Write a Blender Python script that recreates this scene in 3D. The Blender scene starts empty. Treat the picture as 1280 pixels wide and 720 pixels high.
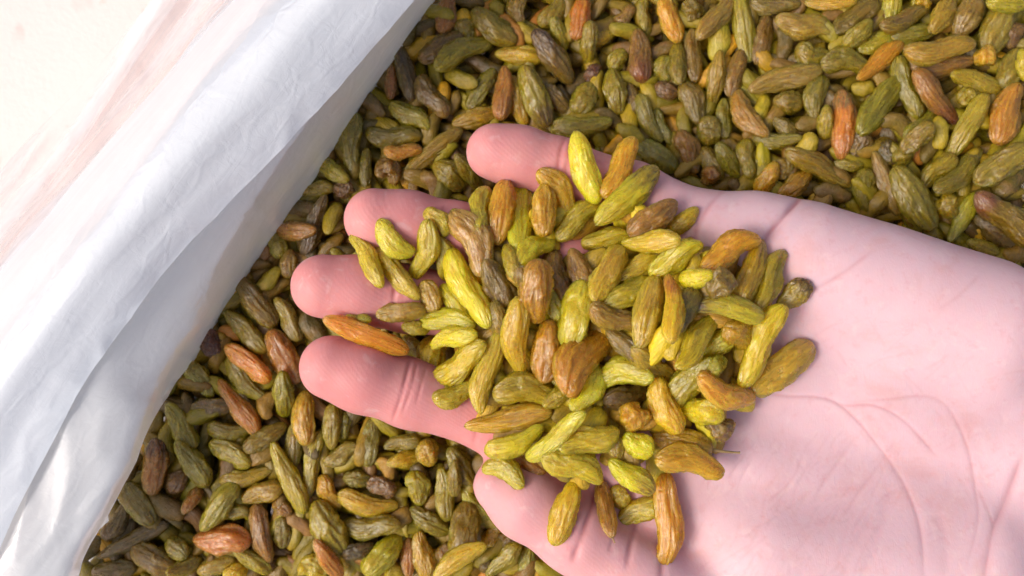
import bpy, math, random, re
import numpy as np
from mathutils import Vector, noise

R = math.radians
random.seed(7)
rng = np.random.default_rng(7)
scene = bpy.context.scene
col = scene.collection

# ------------------------------------------------------------------ camera
CAM_H = 0.29                    # the phone is held 29 cm above the raisin bed
FOC = 1176.0                    # focal length in photo pixels (photo is 1280 wide)
cam_d = bpy.data.cameras.new("camera")
cam_d.sensor_width = 36.0
cam_d.lens = 36.0 * FOC / 1280.0
cam_d.clip_start = 0.01
cam_d.clip_end = 20.0
cam_d.dof.use_dof = True
cam_d.dof.focus_distance = 0.246
cam_d.dof.aperture_fstop = 20.0
cam = bpy.data.objects.new("camera", cam_d)
cam.location = (0, 0, CAM_H)
col.objects.link(cam)
scene.camera = cam

# ------------------------------------------------------------------ daylight
SUN_DIR = Vector((-0.80, -0.24, 0.92)).normalized()      # towards the sun
SUN_EL = math.asin(SUN_DIR.z)
SUN_AZ = math.atan2(SUN_DIR.x, SUN_DIR.y)
world = bpy.data.worlds.new("World")
scene.world = world
world.use_nodes = True
wn = world.node_tree
bg = wn.nodes["Background"]
sky = wn.nodes.new("ShaderNodeTexSky")
sky.sky_type = 'NISHITA'
sky.sun_disc = False
sky.sun_elevation = SUN_EL
sky.sun_rotation = SUN_AZ
sky.dust_density = 6.0
sky.air_density = 0.6
sky.ozone_density = 0.0
wn.links.new(sky.outputs[0], bg.inputs[0])
bg.inputs[1].default_value = 0.15
sun_d = bpy.data.lights.new("sun", 'SUN')
sun_d.energy = 1.1
sun_d.angle = R(20)
sun_d.color = (1.0, 0.96, 0.93)
sun = bpy.data.objects.new("sun", sun_d)
sun.rotation_euler = SUN_DIR.to_track_quat('Z', 'Y').to_euler()
col.objects.link(sun)
vs = scene.view_settings
vs.view_transform = 'Standard'
vs.look = 'None'
vs.exposure = 0.22
vs.gamma = 1.0
vs.use_curve_mapping = False
scene.cycles.use_denoising = True
scene.cycles.max_bounces = 10
scene.cycles.transparent_max_bounces = 12


def at(px, py, z):
    """photo pixel -> point at height z"""
    s = (CAM_H - z) / FOC
    return Vector(((px - 640) * s, -(py - 360) * s, z))


def s2l(c):
    return tuple(((v / 255) / 12.92 if v / 255 <= 0.04045 else ((v / 255 + 0.055) / 1.055) ** 2.4) for v in c)


def tag(o, label=None, cat=None, group=None, kind=None):
    for k, v in (("label", label), ("category", cat), ("group", group), ("kind", kind)):
        if v:
            o[k] = v
    return o


def mesh_obj(name, verts, faces, mat=None, parent=None, smooth=True):
    me = bpy.data.meshes.new(name)
    verts = np.asarray(verts, dtype=np.float32)
    faces = np.asarray(faces, dtype=np.int32)
    nv, nf, k = len(verts), len(faces), faces.shape[1]
    me.vertices.add(nv)
    me.vertices.foreach_set("co", verts.ravel())
    me.loops.add(nf * k)
    me.loops.foreach_set("vertex_index", faces.ravel())
    me.polygons.add(nf)
    me.polygons.foreach_set("loop_start", np.arange(0, nf * k, k, dtype=np.int32))
    if smooth:
        me.polygons.foreach_set("use_smooth", np.ones(nf, dtype=bool))
    me.update(calc_edges=True)
    if mat:
        me.materials.append(mat)
    o = bpy.data.objects.new(name, me)
    col.objects.link(o)
    o.parent = parent
    return o


# ------------------------------------------------------------------ materials
class NT:
    def __init__(self, name):
        self.m = bpy.data.materials.new(name)
        self.m.use_nodes = True
        self.t = self.m.node_tree
        self.t.nodes.clear()
        self.out = self.n("ShaderNodeOutputMaterial")

    def n(self, typ, **kw):
        nd = self.t.nodes.new(typ)
        for k, v in kw.items():
            setattr(nd, k, v)
        return nd

    def link(self, a, b):
        self.t.links.new(a, b)

    def noise(self, vec, scale, detail=3, rough=.55, dist=0):
        nd = self.n("ShaderNodeTexNoise")
        nd.inputs["Scale"].default_value = scale
        nd.inputs["Detail"].default_value = detail
        nd.inputs["Roughness"].default_value = rough
        nd.inputs["Distortion"].default_value = dist
        if vec is not None:
            self.link(vec, nd.inputs["Vector"])
        return nd.outputs["Fac"]

    def ramp(self, fac, a, b, lo=0., hi=1.):
        nd = self.n("ShaderNodeMapRange", interpolation_type='SMOOTHSTEP')
        nd.inputs[1].default_value = a
        nd.inputs[2].default_value = b
        nd.inputs[3].default_value = lo
        nd.inputs[4].default_value = hi
        self.link(fac, nd.inputs[0])
        return nd.outputs[0]

    def math(self, op, a, b=None, c=None):
        nd = self.n("ShaderNodeMath", operation=op)
        for i, v in enumerate((a, b, c)):
            if v is None:
                continue
            if isinstance(v, (int, float)):
                nd.inputs[i].default_value = v
            else:
                self.link(v, nd.inputs[i])
        return nd.outputs[0]

    def mix(self, fac, a, b, mode='MIX'):
        nd = self.n("ShaderNodeMix", data_type='RGBA', blend_type=mode)
        for s, v in ((nd.inputs[0], fac), (nd.inputs[6], a), (nd.inputs[7], b)):
            if isinstance(v, (int, float)):
                s.default_value = v
            elif isinstance(v, tuple):
                s.default_value = (*v, 1) if len(v) == 3 else v
            else:
                self.link(v, s)
        return nd.outputs[2]

    def vmap(self, vec, scale=(1, 1, 1), rot=(0, 0, 0)):
        nd = self.n("ShaderNodeMapping")
        nd.inputs["Scale"].default_value = scale
        nd.inputs["Rotation"].default_value = rot
        self.link(vec, nd.inputs["Vector"])
        return nd.outputs[0]

    def bump(self, h, strength, dist, normal=None):
        nd = self.n("ShaderNodeBump")
        nd.inputs["Strength"].default_value = strength
        nd.inputs["Distance"].default_value = dist
        self.link(h, nd.inputs["Height"])
        if normal is not None:
            self.link(normal, nd.inputs["Normal"])
        return nd.outputs[0]

    def principled(self, **kw):
        p = self.n("ShaderNodeBsdfPrincipled")
        for k, v in kw.items():
            if isinstance(v, (int, float, tuple)):
                p.inputs[k].default_value = v
            else:
                self.link(v, p.inputs[k])
        self.link(p.outputs[0], self.out.inputs[0])
        return p


def raisin_material(name, stuff):
    t = NT(name)
    if stuff:
        a = t.n("ShaderNodeAttribute", attribute_name="tint")
        base, blot, seed = a.outputs["Color"], a.outputs["Alpha"], None
        la = t.n("ShaderNodeAttribute", attribute_name="loc")
        loc = la.outputs["Vector"]
    else:
        oi = t.n("ShaderNodeObjectInfo")
        base, blot, seed = oi.outputs["Color"], oi.outputs["Alpha"], oi.outputs["Random"]
        la = t.n("ShaderNodeAttribute", attribute_name="loc")
        off = t.n("ShaderNodeVectorMath", operation='MULTIPLY_ADD')
        t.link(la.outputs["Vector"], off.inputs[0])
        off.inputs[1].default_value = (1, 1, 1)
        cmb = t.n("ShaderNodeCombineXYZ")
        for i in range(3):
            t.link(t.math('MULTIPLY', seed, 37.0 + 11 * i), cmb.inputs[i])
        t.link(cmb.outputs[0], off.inputs[2])
        loc = off.outputs[0]
    # loc: raisin-space position in units of its own length
    n1 = t.noise(loc, 2.6, 3, .55, .4)
    n2 = t.noise(t.vmap(loc, (2.0, 9, 9)), 1.6, 3, .6, .6)
    n3 = t.noise(loc, 16, 2, .6)
    ridge = t.n("ShaderNodeAttribute", attribute_name="ridge").outputs["Fac"]
    brown = t.mix(t.math('MULTIPLY', blot, 1.0), t.mix(.5, base, s2l((156, 110, 52))), s2l((126, 88, 60)))
    pale = t.mix(1.0, base, (1.55, 1.38, 1.05), 'MULTIPLY')
    c = t.mix(t.math('MULTIPLY', t.ramp(n1, .46, .64), t.math('MULTIPLY_ADD', blot, .60, .04)), base, brown)
    c = t.mix(t.ramp(n1, .44, .30, 0, .5), c, pale)
    c = t.mix(t.ramp(ridge, .40, .90, 0, .55), c, pale)
    n4 = t.noise(t.vmap(loc, (1, 1, 1)), 2.0, 2, .5, .3)
    c = t.mix(t.ramp(n4, .52, .70, 0, .26), c, t.mix(.6, base, s2l((206, 142, 40))))
    c = t.mix(t.ramp(n2, .5, .68, 0, .22), c, t.mix(.7, c, s2l((92, 66, 30))))
    c = t.mix(t.ramp(n3, .66, .74, 0, .25), c, t.mix(.5, c, s2l((110, 66, 30))))
    if not stuff:
        tip = t.n("ShaderNodeAttribute", attribute_name="tip", attribute_type='OBJECT')
        amt = t.n("ShaderNodeAttribute", attribute_name="tipmix", attribute_type='OBJECT').outputs["Fac"]
        sx = t.n("ShaderNodeSeparateXYZ")
        t.link(la.outputs["Vector"], sx.inputs[0])
        xx = t.math('ADD', sx.outputs[0], t.math('MULTIPLY_ADD', n1, .5, -.25))
        c = t.mix(t.math('MULTIPLY', t.ramp(xx, .05, .38), amt), c, tip.outputs["Color"])
    # fine skin wrinkles running along the berry
    w1 = t.noise(t.vmap(loc, (.9, 6.5, 6.5)), 2.4, 3, .5, .9)
    w2 = t.noise(t.vmap(loc, (2.2, 8, 8)), 4.0, 2, .5, 1.0)
    rid1 = t.math('SUBTRACT', 1.0, t.math('MULTIPLY', t.math('ABSOLUTE', t.math('SUBTRACT', w1, .5)), 4.0))
    rid2 = t.math('SUBTRACT', 1.0, t.math('MULTIPLY', t.math('ABSOLUTE', t.math('SUBTRACT', w2, .5)), 4.0))
    h = t.math('ADD', rid1, t.math('MULTIPLY', rid2, .5))
    c = t.mix(t.ramp(rid1, .5, .95, 0, .3), c, t.mix(1.0, base, (1.75, 1.56, 1.2), 'MULTIPLY'))
    nrm = t.bump(h, .42, .0006)
    nrm2 = t.bump(h, .22, .0005)
    rough = t.ramp(t.noise(loc, 7, 2),   .35, .65, .20, .36)
    p = t.principled(**{"Base Color": c, "Roughness": rough, "Normal": nrm, "IOR": 1.45,
                        "Specular IOR Level": .45, "Coat Weight": (.25 if stuff else .6), "Coat Roughness": .15, "Coat Normal": nrm2})
    if not stuff:
        p.inputs["Transmission Weight"].default_value = .36
        p.inputs["Subsurface Weight"].default_value = .85
        p.inputs["Subsurface Radius"].default_value = (1.0, .72, .16)
        p.inputs["Subsurface Scale"].default_value = .006
    return t.m


def film_material(name, clear, rough=.3, glow=.38):
    t = NT(name)
    tc = t.n("ShaderNodeTexCoord").outputs["Object"]
    # the film's wrinkles run along the rim (about 59 degrees)
    al = t.vmap(tc, (1, 1, 1), (0, 0, R(-53)))
    n1 = t.noise(t.vmap(al, (10, 85, 60)), 1, 4, .6, .5)
    n2 = t.noise(tc, 240, 3, .6, .6)
    n3 = t.noise(t.vmap(al, (60, 240, 200)), 1, 3, .6, 1.0)
    vo = t.n("ShaderNodeTexVoronoi", feature='DISTANCE_TO_EDGE')
    vo.inputs["Scale"].default_value = 85
    wob = t.n("ShaderNodeTexNoise")
    wob.inputs["Scale"].default_value = 45
    t.link(tc, wob.inputs["Vector"])
    wv = t.n("ShaderNodeVectorMath", operation='MULTIPLY_ADD')
    t.link(wob.outputs["Color"], wv.inputs[0])
    wv.inputs[1].default_value = (.02, .02, .02)
    t.link(t.vmap(al, (.5, 1.4, 1.2)), wv.inputs[2])
    t.link(wv.outputs[0], vo.inputs["Vector"])
    cr = t.ramp(vo.outputs[0], 0, .12, 1, 0)
    h = t.math('ADD', t.math('MULTIPLY', n2, .35), t.math('ADD', t.math('MULTIPLY', n3, .35), t.math('MULTIPLY', cr, .12)))
    nrm = t.bump(h, .5, .0008)
    d = t.n("ShaderNodeBsdfDiffuse")
    tr = t.n("ShaderNodeBsdfTranslucent")
    gl = t.n("ShaderNodeBsdfGlossy")
    for s in (d, tr, gl):
        t.link(nrm, s.inputs["Normal"])
    d.inputs[0].default_value = (.82, .88, .94, 1)
    tr.inputs[0].default_value = (.80, .87, .88, 1)
    gl.inputs[0].default_value = (1, 1, 1, 1)
    gl.inputs["Roughness"].default_value = rough
    m1 = t.n("ShaderNodeMixShader")
    m1.inputs[0].default_value = glow
    t.link(d.outputs[0], m1.inputs[1])
    t.link(tr.outputs[0], m1.inputs[2])
    m2 = t.n("ShaderNodeMixShader")
    fr = t.n("ShaderNodeFresnel")
    fr.inputs[0].default_value = 1.45
    t.link(nrm, fr.inputs["Normal"])
    t.link(t.math('MULTIPLY', fr.outputs[0], .42), m2.inputs[0])
    t.link(m1.outputs[0], m2.inputs[1])
    t.link(gl.outputs[0], m2.inputs[2])
    m3 = t.n("ShaderNodeMixShader")
    tp = t.n("ShaderNodeBsdfTransparent")
    t.link(t.ramp(n1, .35, .65, clear[0], clear[1]), m3.inputs[0])
    t.link(m2.outputs[0], m3.inputs[1])
    t.link(tp.outputs[0], m3.inputs[2])
    t.link(m3.outputs[0], t.out.inputs[0])
    return t.m


def floor_material():
    t = NT("pale_stone_floor")
    tc = t.n("ShaderNodeTexCoord").outputs["Object"]
    c = t.mix(t.noise(tc, 14, 4, .6), s2l((231, 210, 204)), s2l((238, 219, 214)))
    v = t.n("ShaderNodeTexVoronoi", voronoi_dimensions='2D')
    v.inputs["Scale"].default_value = 60
    v.inputs["Randomness"].default_value = 1
    t.link(t.vmap(tc, (1, .45, 1), (0, 0, R(35))), v.inputs["Vector"])
    spot = t.math('MULTIPLY', t.ramp(v.outputs["Distance"], .10, .20, 1, 0), t.ramp(t.noise(tc, 22, 2), .52, .62))
    c = t.mix(t.math('MULTIPLY', spot, .45), c, s2l((172, 120, 110)))
    c = t.mix(t.ramp(t.noise(tc, 130, 3, .7), .62, .75, 0, .35), c, s2l((206, 168, 152)))
    t.principled(**{"Base Color": c, "Roughness": .6, "Normal": t.bump(t.noise(tc, 300, 3), .2, .001)})
    return t.m


def skin_material():
    t = NT("skin")
    tc = t.n("ShaderNodeTexCoord").outputs["Object"]
    fl = t.n("ShaderNodeAttribute", attribute_name="flush").outputs["Fac"]
    crz = t.n("ShaderNodeAttribute", attribute_name="crease").outputs["Fac"]
    palm = t.mix(t.noise(tc, 45, 4, .6), s2l((206, 168, 174)), s2l((221, 191, 198)))
    fing = t.mix(t.noise(tc, 60, 4, .6), s2l((198, 122, 120)), s2l((219, 156, 155)))
    c = t.mix(fl, palm, fing)
    c = t.mix(t.ramp(t.noise(tc, 260, 3, .7), .55, .72, 0, .16), c, s2l((196, 110, 116)))
    c = t.mix(t.ramp(t.noise(tc, 190, 3, .6, .5), .56, .70, 0, .20), c, s2l((230, 208, 202)))
    c = t.mix(t.ramp(t.noise(tc, 62, 5, .68, .5), .48, .70, 0, .36), c, s2l((206, 150, 142)))
    c = t.mix(t.math('MULTIPLY', crz, .62), c, s2l((176, 88, 92)))
    # papillary ridges, pores and fine skin lines
    wv = t.n("ShaderNodeTexWave", wave_type='BANDS', bands_direction='DIAGONAL')
    wv.inputs["Scale"].default_value = 420
    wv.inputs["Distortion"].default_value = 9
    wv.inputs["Detail"].default_value = 1.5
    wv.inputs["Detail Scale"].default_value = .12
    t.link(tc, wv.inputs["Vector"])
    lines = t.noise(t.vmap(tc, (900, 170, 500), (0, 0, R(38))), 1, 3, .6, .8)
    lr = t.math('SUBTRACT', 1.0, t.math('MULTIPLY', t.math('ABSOLUTE', t.math('SUBTRACT', lines, .5)), 5.0))
    vor = t.n("ShaderNodeTexVoronoi", feature='DISTANCE_TO_EDGE')
    vor.inputs["Scale"].default_value = 620
    t.link(tc, vor.inputs["Vector"])
    h = t.math('ADD', t.math('MULTIPLY', t.math('MULTIPLY', wv.outputs["Fac"], t.math('MULTIPLY_ADD', fl, .26, .03)), t.ramp(t.noise(tc, 120, 2), .35, .6, .3, 1.0)), t.math('ADD', t.math('MULTIPLY', lr, -.25), t.math('MULTIPLY', t.ramp(vor.outputs[0], 0, .3), .10)))
    h = t.math('ADD', h, t.math('MULTIPLY', t.noise(tc, 900, 3, .6), .5))
    nrm = t.bump(h, .30, .00025)
    t.principled(**{"Base Color": c, "Roughness": t.ramp(t.noise(tc, 500, 2), .3, .7, .46, .62), "Normal": nrm,
                    "Subsurface Weight": .5, "Subsurface Radius": (1.0, .38, .22), "Subsurface Scale": .0028,
                    "Specular IOR Level": .34})
    return t.m


M_RAISIN = raisin_material("raisin_skin", False)
M_STUFF = raisin_material("raisin_skin_bed", True)
M_FLOOR = floor_material()
M_SKIN = skin_material()
M_WALLFILM = film_material("film_inner", (.02, .10), .34, .5)
M_FLAP = film_material("film_fold", (.01, .05), .28, .26)
M_LOOSE = film_material("film_loose", (.35, .92), .35, .45)

# x1, y1, x2, y2 (ends in photo pixels), width, colour, layer, curve, label
PILE = [
(440,296,477,357,25,'Y',2,0.3,'slender lime-yellow raisin lying across the pad of the ring finger, closest to its tip'),
(472,312,522,372,27,'G',1,0.1,'dark olive-green raisin slanting between the slender lime one and the plump lime-green upright one'),
(474,277,514,318,27,'Y',2,-0.9,'bent yellow raisin whose upper end stands highest on the ring finger pad'),
(539,278,519,348,29,'Y',3,0.3,'plump lime-green raisin standing upright just inside the ring finger tip'),
(533,262,560,292,25,'O',1,0.2,'short olive raisin tucked behind the top of the plump lime-green upright one'),
(566,262,578,284,20,'Y',1,0,'little yellow-green raisin peeping out above the big purple-brown wrinkled one'),
(572,268,608,338,43,'P',2,0.2,'big purple-brown wrinkled raisin with gold edges lying over the ring finger'),
(548,297,562,350,27,'O',1,0.2,'olive-yellow curled raisin between the lime upright one and the big purple-brown one'),
(562,316,610,407,37,'Yb',3,0.15,'longest bright yellow raisin, smooth and slanting across the middle finger'),
(615,342,632,380,38,'D',0,0,'dark brown raisin sunk beside the long bright yellow one'),
(632,308,652,352,24,'G',0,0,'dark green raisin half buried under the lime-ended olive one'),
(646,327,690,300,30,'Oy',2,0.2,'stubby olive raisin with a lime lower end, just above the gold-brown oval one'),
(674,328,670,402,42,'Ab',3,0.05,'oval golden-brown raisin standing upright in the middle of the pile'),
(690,318,704,372,32,'P',1,0.1,'purple-brown wrinkled raisin in the centre, first of two side by side'),
(716,316,734,366,31,'P',1,-0.1,'purple-brown wrinkled raisin in the centre, second of two side by side'),
(530,352,545,388,27,'B',1,0,'short brown raisin propped between two olive ones on the middle finger'),
(558,364,582,390,26,'O',0,0,'olive raisin mostly hidden under the longest bright yellow one'),
(472,394,530,387,24,'Bo',1,0.1,'brownish-olive raisin lying level on the middle finger above the orange one'),
(525,400,592,405,29,'Y',2,0.3,'yellow raisin lying level under the end of the longest bright yellow one'),
(408,400,507,438,28,'R',3,-0.15,'bright orange pointed raisin bridging the middle and index fingers'),
(433,398,463,400,16,'O',1,0,'thin olive raisin hiding behind the bright orange pointed one'),
(503,408,536,412,19,'Gd',1,0,'tiny dark green raisin, upper of two at the blunt end of the orange one'),
(505,422,528,446,21,'Gd',1,0,'tiny dark green raisin, lower of two at the blunt end of the orange one'),
(540,432,595,417,27,'Oy',3,0.2,'yellow-olive raisin with deep crosswise creases, lying over the grey-green plump one'),
(531,470,548,424,38,'G',2,0.1,'plump grey-green raisin at the edge of the pile beside the index finger'),
(545,476,606,430,38,'O',2,0.1,'olive raisin with a purple bruise, next to the curved yellow one'),
(627,415,601,513,29,'Yb',3,-0.8,'curved bright yellow raisin like a small banana, standing over the index finger base'),
(645,375,648,466,34,'Yb',3,-0.1,'tall lime-yellow raisin standing upright beside the curved banana-like one'),
(687,405,678,474,38,'Ab',2,0.1,'golden-brown oval raisin with a pink sheen beside the tall lime-yellow one'),
(726,360,713,426,42,'G',1,0.1,'broad grey-green raisin behind the orange-gold curved one'),
(742,386,795,407,32,'B',2,0.1,'brown raisin lying level at the upper end of the orange-gold curved one'),
(822,348,800,433,36,'Bo',2,0.05,'long brown-olive raisin standing upright beside the one with a red tip'),
(839,345,841,426,28,'A',3,0.1,'slender golden raisin with a reddish tip, standing upright'),
(891,398,846,458,35,'Yo',3,0.2,'fat yellow-green raisin slanting below the red-tipped golden one'),
(757,420,708,490,46,'Ra',3,-0.7,'fat orange-gold curved raisin on top at the centre of the pile'),
(747,462,720,512,31,'Y',2,0.3,'yellow-green raisin poking out from under the fat orange-gold curved one'),
(750,474,815,470,33,'Yo',2,0.7,'arched olive-yellow raisin beside the fat orange-gold curved one'),
(795,440,836,470,32,'Bo',1,0.1,'dull brown-olive raisin behind the arched olive-yellow one'),
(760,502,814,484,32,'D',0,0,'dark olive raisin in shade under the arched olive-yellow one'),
(820,474,846,540,37,'A',3,-0.2,'smooth translucent amber raisin with white glints near the lower palm side'),
(784,505,797,536,36,'Aw',2,0,'round lumpy amber raisin beside the smooth translucent amber one'),
(620,487,692,494,38,'G',1,0.2,'broad mid-green raisin lying level below the tall lime-yellow one'),
(680,507,710,490,23,'Gd',1,0,'small dark green raisin at the end of the broad mid-green one'),
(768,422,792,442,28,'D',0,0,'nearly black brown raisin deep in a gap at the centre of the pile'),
(585,534,686,516,30,'Bo',1,0.15,'long brownish-olive raisin lying level across the index finger base'),
(662,573,730,517,28,'Yo',3,0.1,'slim yellow-green raisin slanting beside the olive one with a purple face'),
(706,552,762,540,38,'O',2,-0.2,'olive raisin with a purple face and curled rim between two yellow-green ones'),
(610,567,678,538,31,'Y',2,0.15,'yellow-green raisin slanting above the thumb tip'),
(635,570,676,586,28,'C',1,0,'reddish-brown raisin squeezed above the thumb beneath two yellow-green ones'),
(607,581,654,606,28,'Yo',3,0.6,'green-yellow curved raisin resting on the very tip of the thumb'),
(680,574,750,600,36,'G',2,0.5,'translucent green arched raisin at the inner side of the thumb'),
(719,598,692,678,33,'Yb',3,0.1,'brightest lemon-yellow raisin hanging down across the thumb'),
(750,600,764,670,23,'P',2,0.1,'thin purple-brown raisin with a pointed stalk end hanging over the thumb base'),
(765,610,783,632,25,'O',1,0,'small olive raisin beside the yellow lumpy one above the thumb base'),
(784,646,816,632,30,'Go',1,0,'grey-olive raisin lying in shade at the thumb base'),
(832,594,829,707,36,'A',3,0.2,'longest amber raisin, hanging down past the thumb base onto the palm'),
(762,578,815,614,31,'Y',2,0.1,'yellow raisin fading to brown, slanting above the thumb base'),
(780,545,813,568,32,'Yb',2,0,'short lumpy bright yellow raisin below the round amber one'),
(764,544,776,572,24,'O',1,0,'narrow olive raisin pressed against the short lumpy yellow one'),
(818,546,888,562,36,'Ag',1,0.1,'wide straw-gold raisin with a dry stalk, upper of a stuck-together pair'),
(822,570,902,588,38,'Ag',2,0.2,'wide straw-gold raisin, lower of a stuck-together pair at the palm edge'),
(852,514,904,518,37,'Oy',1,0.1,'blunt olive-yellow raisin just above the straw-gold pair'),
(878,477,936,499,37,'Ba',2,-0.2,'smooth amber-brown raisin lying at the lower end of the big lemon one'),
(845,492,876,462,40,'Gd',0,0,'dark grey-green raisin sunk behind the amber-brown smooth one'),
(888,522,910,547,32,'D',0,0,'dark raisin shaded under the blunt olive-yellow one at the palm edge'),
(977,384,926,481,37,'Yb',3,0.1,'big lemon-yellow raisin slanting on top of the pile near the palm'),
(944,488,1012,432,41,'Bg',2,0.1,'big brown-olive raisin lying on bare palm, outermost of the pile'),
(886,463,907,448,25,'Yo',1,0,'small yellow-green raisin wedged beside the big lemon one'),
(886,436,912,416,30,'O',0,0,'olive raisin glimpsed between the fat yellow-green one and the big lemon one'),
(868,379,952,393,31,'Yp',3,0.15,'lime raisin with a purple end, lying level near the heart line'),
(974,384,1012,355,31,'Gd',2,0.1,'small green raisin with a blackish tip at the outer edge of the pile'),
(948,388,978,316,39,'Yo',1,0.2,'two-lobed yellow-green raisin leaning against the heart line'),
(924,378,952,302,33,'Ao',1,0.1,'amber-olive raisin standing between the two-lobed one and the amber-brown one'),
(880,336,946,297,37,'Ab',2,0.2,'amber-brown raisin leaning at the base of the little finger'),
(850,350,891,343,25,'Yb',3,0,"short bright lime raisin lying over the red-tipped golden one's neighbours"),
(818,344,873,306,37,'Yo',2,0.2,'yellow-olive glinting raisin below the level golden-yellow one'),
(780,306,849,301,28,'Yg',3,0.15,'golden-yellow opaque raisin lying level near the little finger base'),
(729,306,788,296,28,'G',2,0.25,'smooth green raisin lying level, end to end with the golden-yellow opaque one'),
(744,374,776,311,36,'Bo',2,0.1,'olive-brown raisin standing upright below the smooth green level one'),
(782,346,816,326,29,'O',0,0,'olive raisin half hidden under the golden-yellow opaque one'),
(788,291,844,253,34,'P',2,0.1,'mauve-brown raisin with ragged skin resting on the little finger'),
(834,292,871,261,23,'O',1,0,'slim olive raisin beside the mauve-brown ragged one on the little finger'),
(748,278,821,213,36,'Yo',3,-0.15,'olive-gold knobbly raisin with a dark tip slanting over the little finger'),
(719,168,743,252,34,'Yg',3,-0.05,'golden-yellow upright raisin on the little finger, highest in the pile'),
(756,245,792,175,34,'A',2,0.15,'amber-yellow raisin beside the highest golden one on the little finger'),
(697,297,750,256,31,'G',2,0.2,'dark olive-green raisin below the highest golden one'),
(677,212,716,263,29,'Ao',1,0.2,'amber-olive raisin tucked at the side of the highest golden one'),
(681,232,679,294,31,'A',2,0.1,'golden pointed raisin standing between ring and little fingers'),
(652,230,647,312,32,'Oy',2,0.1,'lime-edged upright raisin with a brown face, inner of three in a row'),
(634,228,622,303,33,'Ab',2,0.1,'amber-brown upright raisin, middle of three in a row'),
(606,236,598,291,29,'Yo',2,0.1,'lime-green upright raisin, outer of three in a row over the ring finger'),
(768,376,805,358,34,'O',1,0.1,'olive-green raisin under the level brown one beside the olive-brown upright'),
(886,366,916,346,34,'D',0,0,'dark olive raisin in shade behind the amber-brown one by the little finger base'),
(916,412,936,424,34,'Ao',0,0,'amber raisin mostly hidden under the purple-ended lime one'),
(850,402,862,374,32,'D',0,0,'shaded brown raisin between the red-tipped golden and purple-ended lime ones'),
(690,374,702,398,27,'G',0,0,'green raisin sliver beside the oval golden-brown upright one'),
(620,388,630,412,28,'B',0,0,'brown raisin sliver at the lower end of the longest bright yellow one'),
(690,450,700,472,27,'Gd',0,0,'dark green raisin sliver behind the pink-sheened golden-brown oval'),
(550,498,592,483,30,'Yo',1,0,'yellow-green raisin resting on the index finger under the purple-bruised olive one'),
(655,345,662,372,26,'D',0,0,'dark raisin sunk between the longest yellow and oval golden-brown ones'),
]
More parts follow.
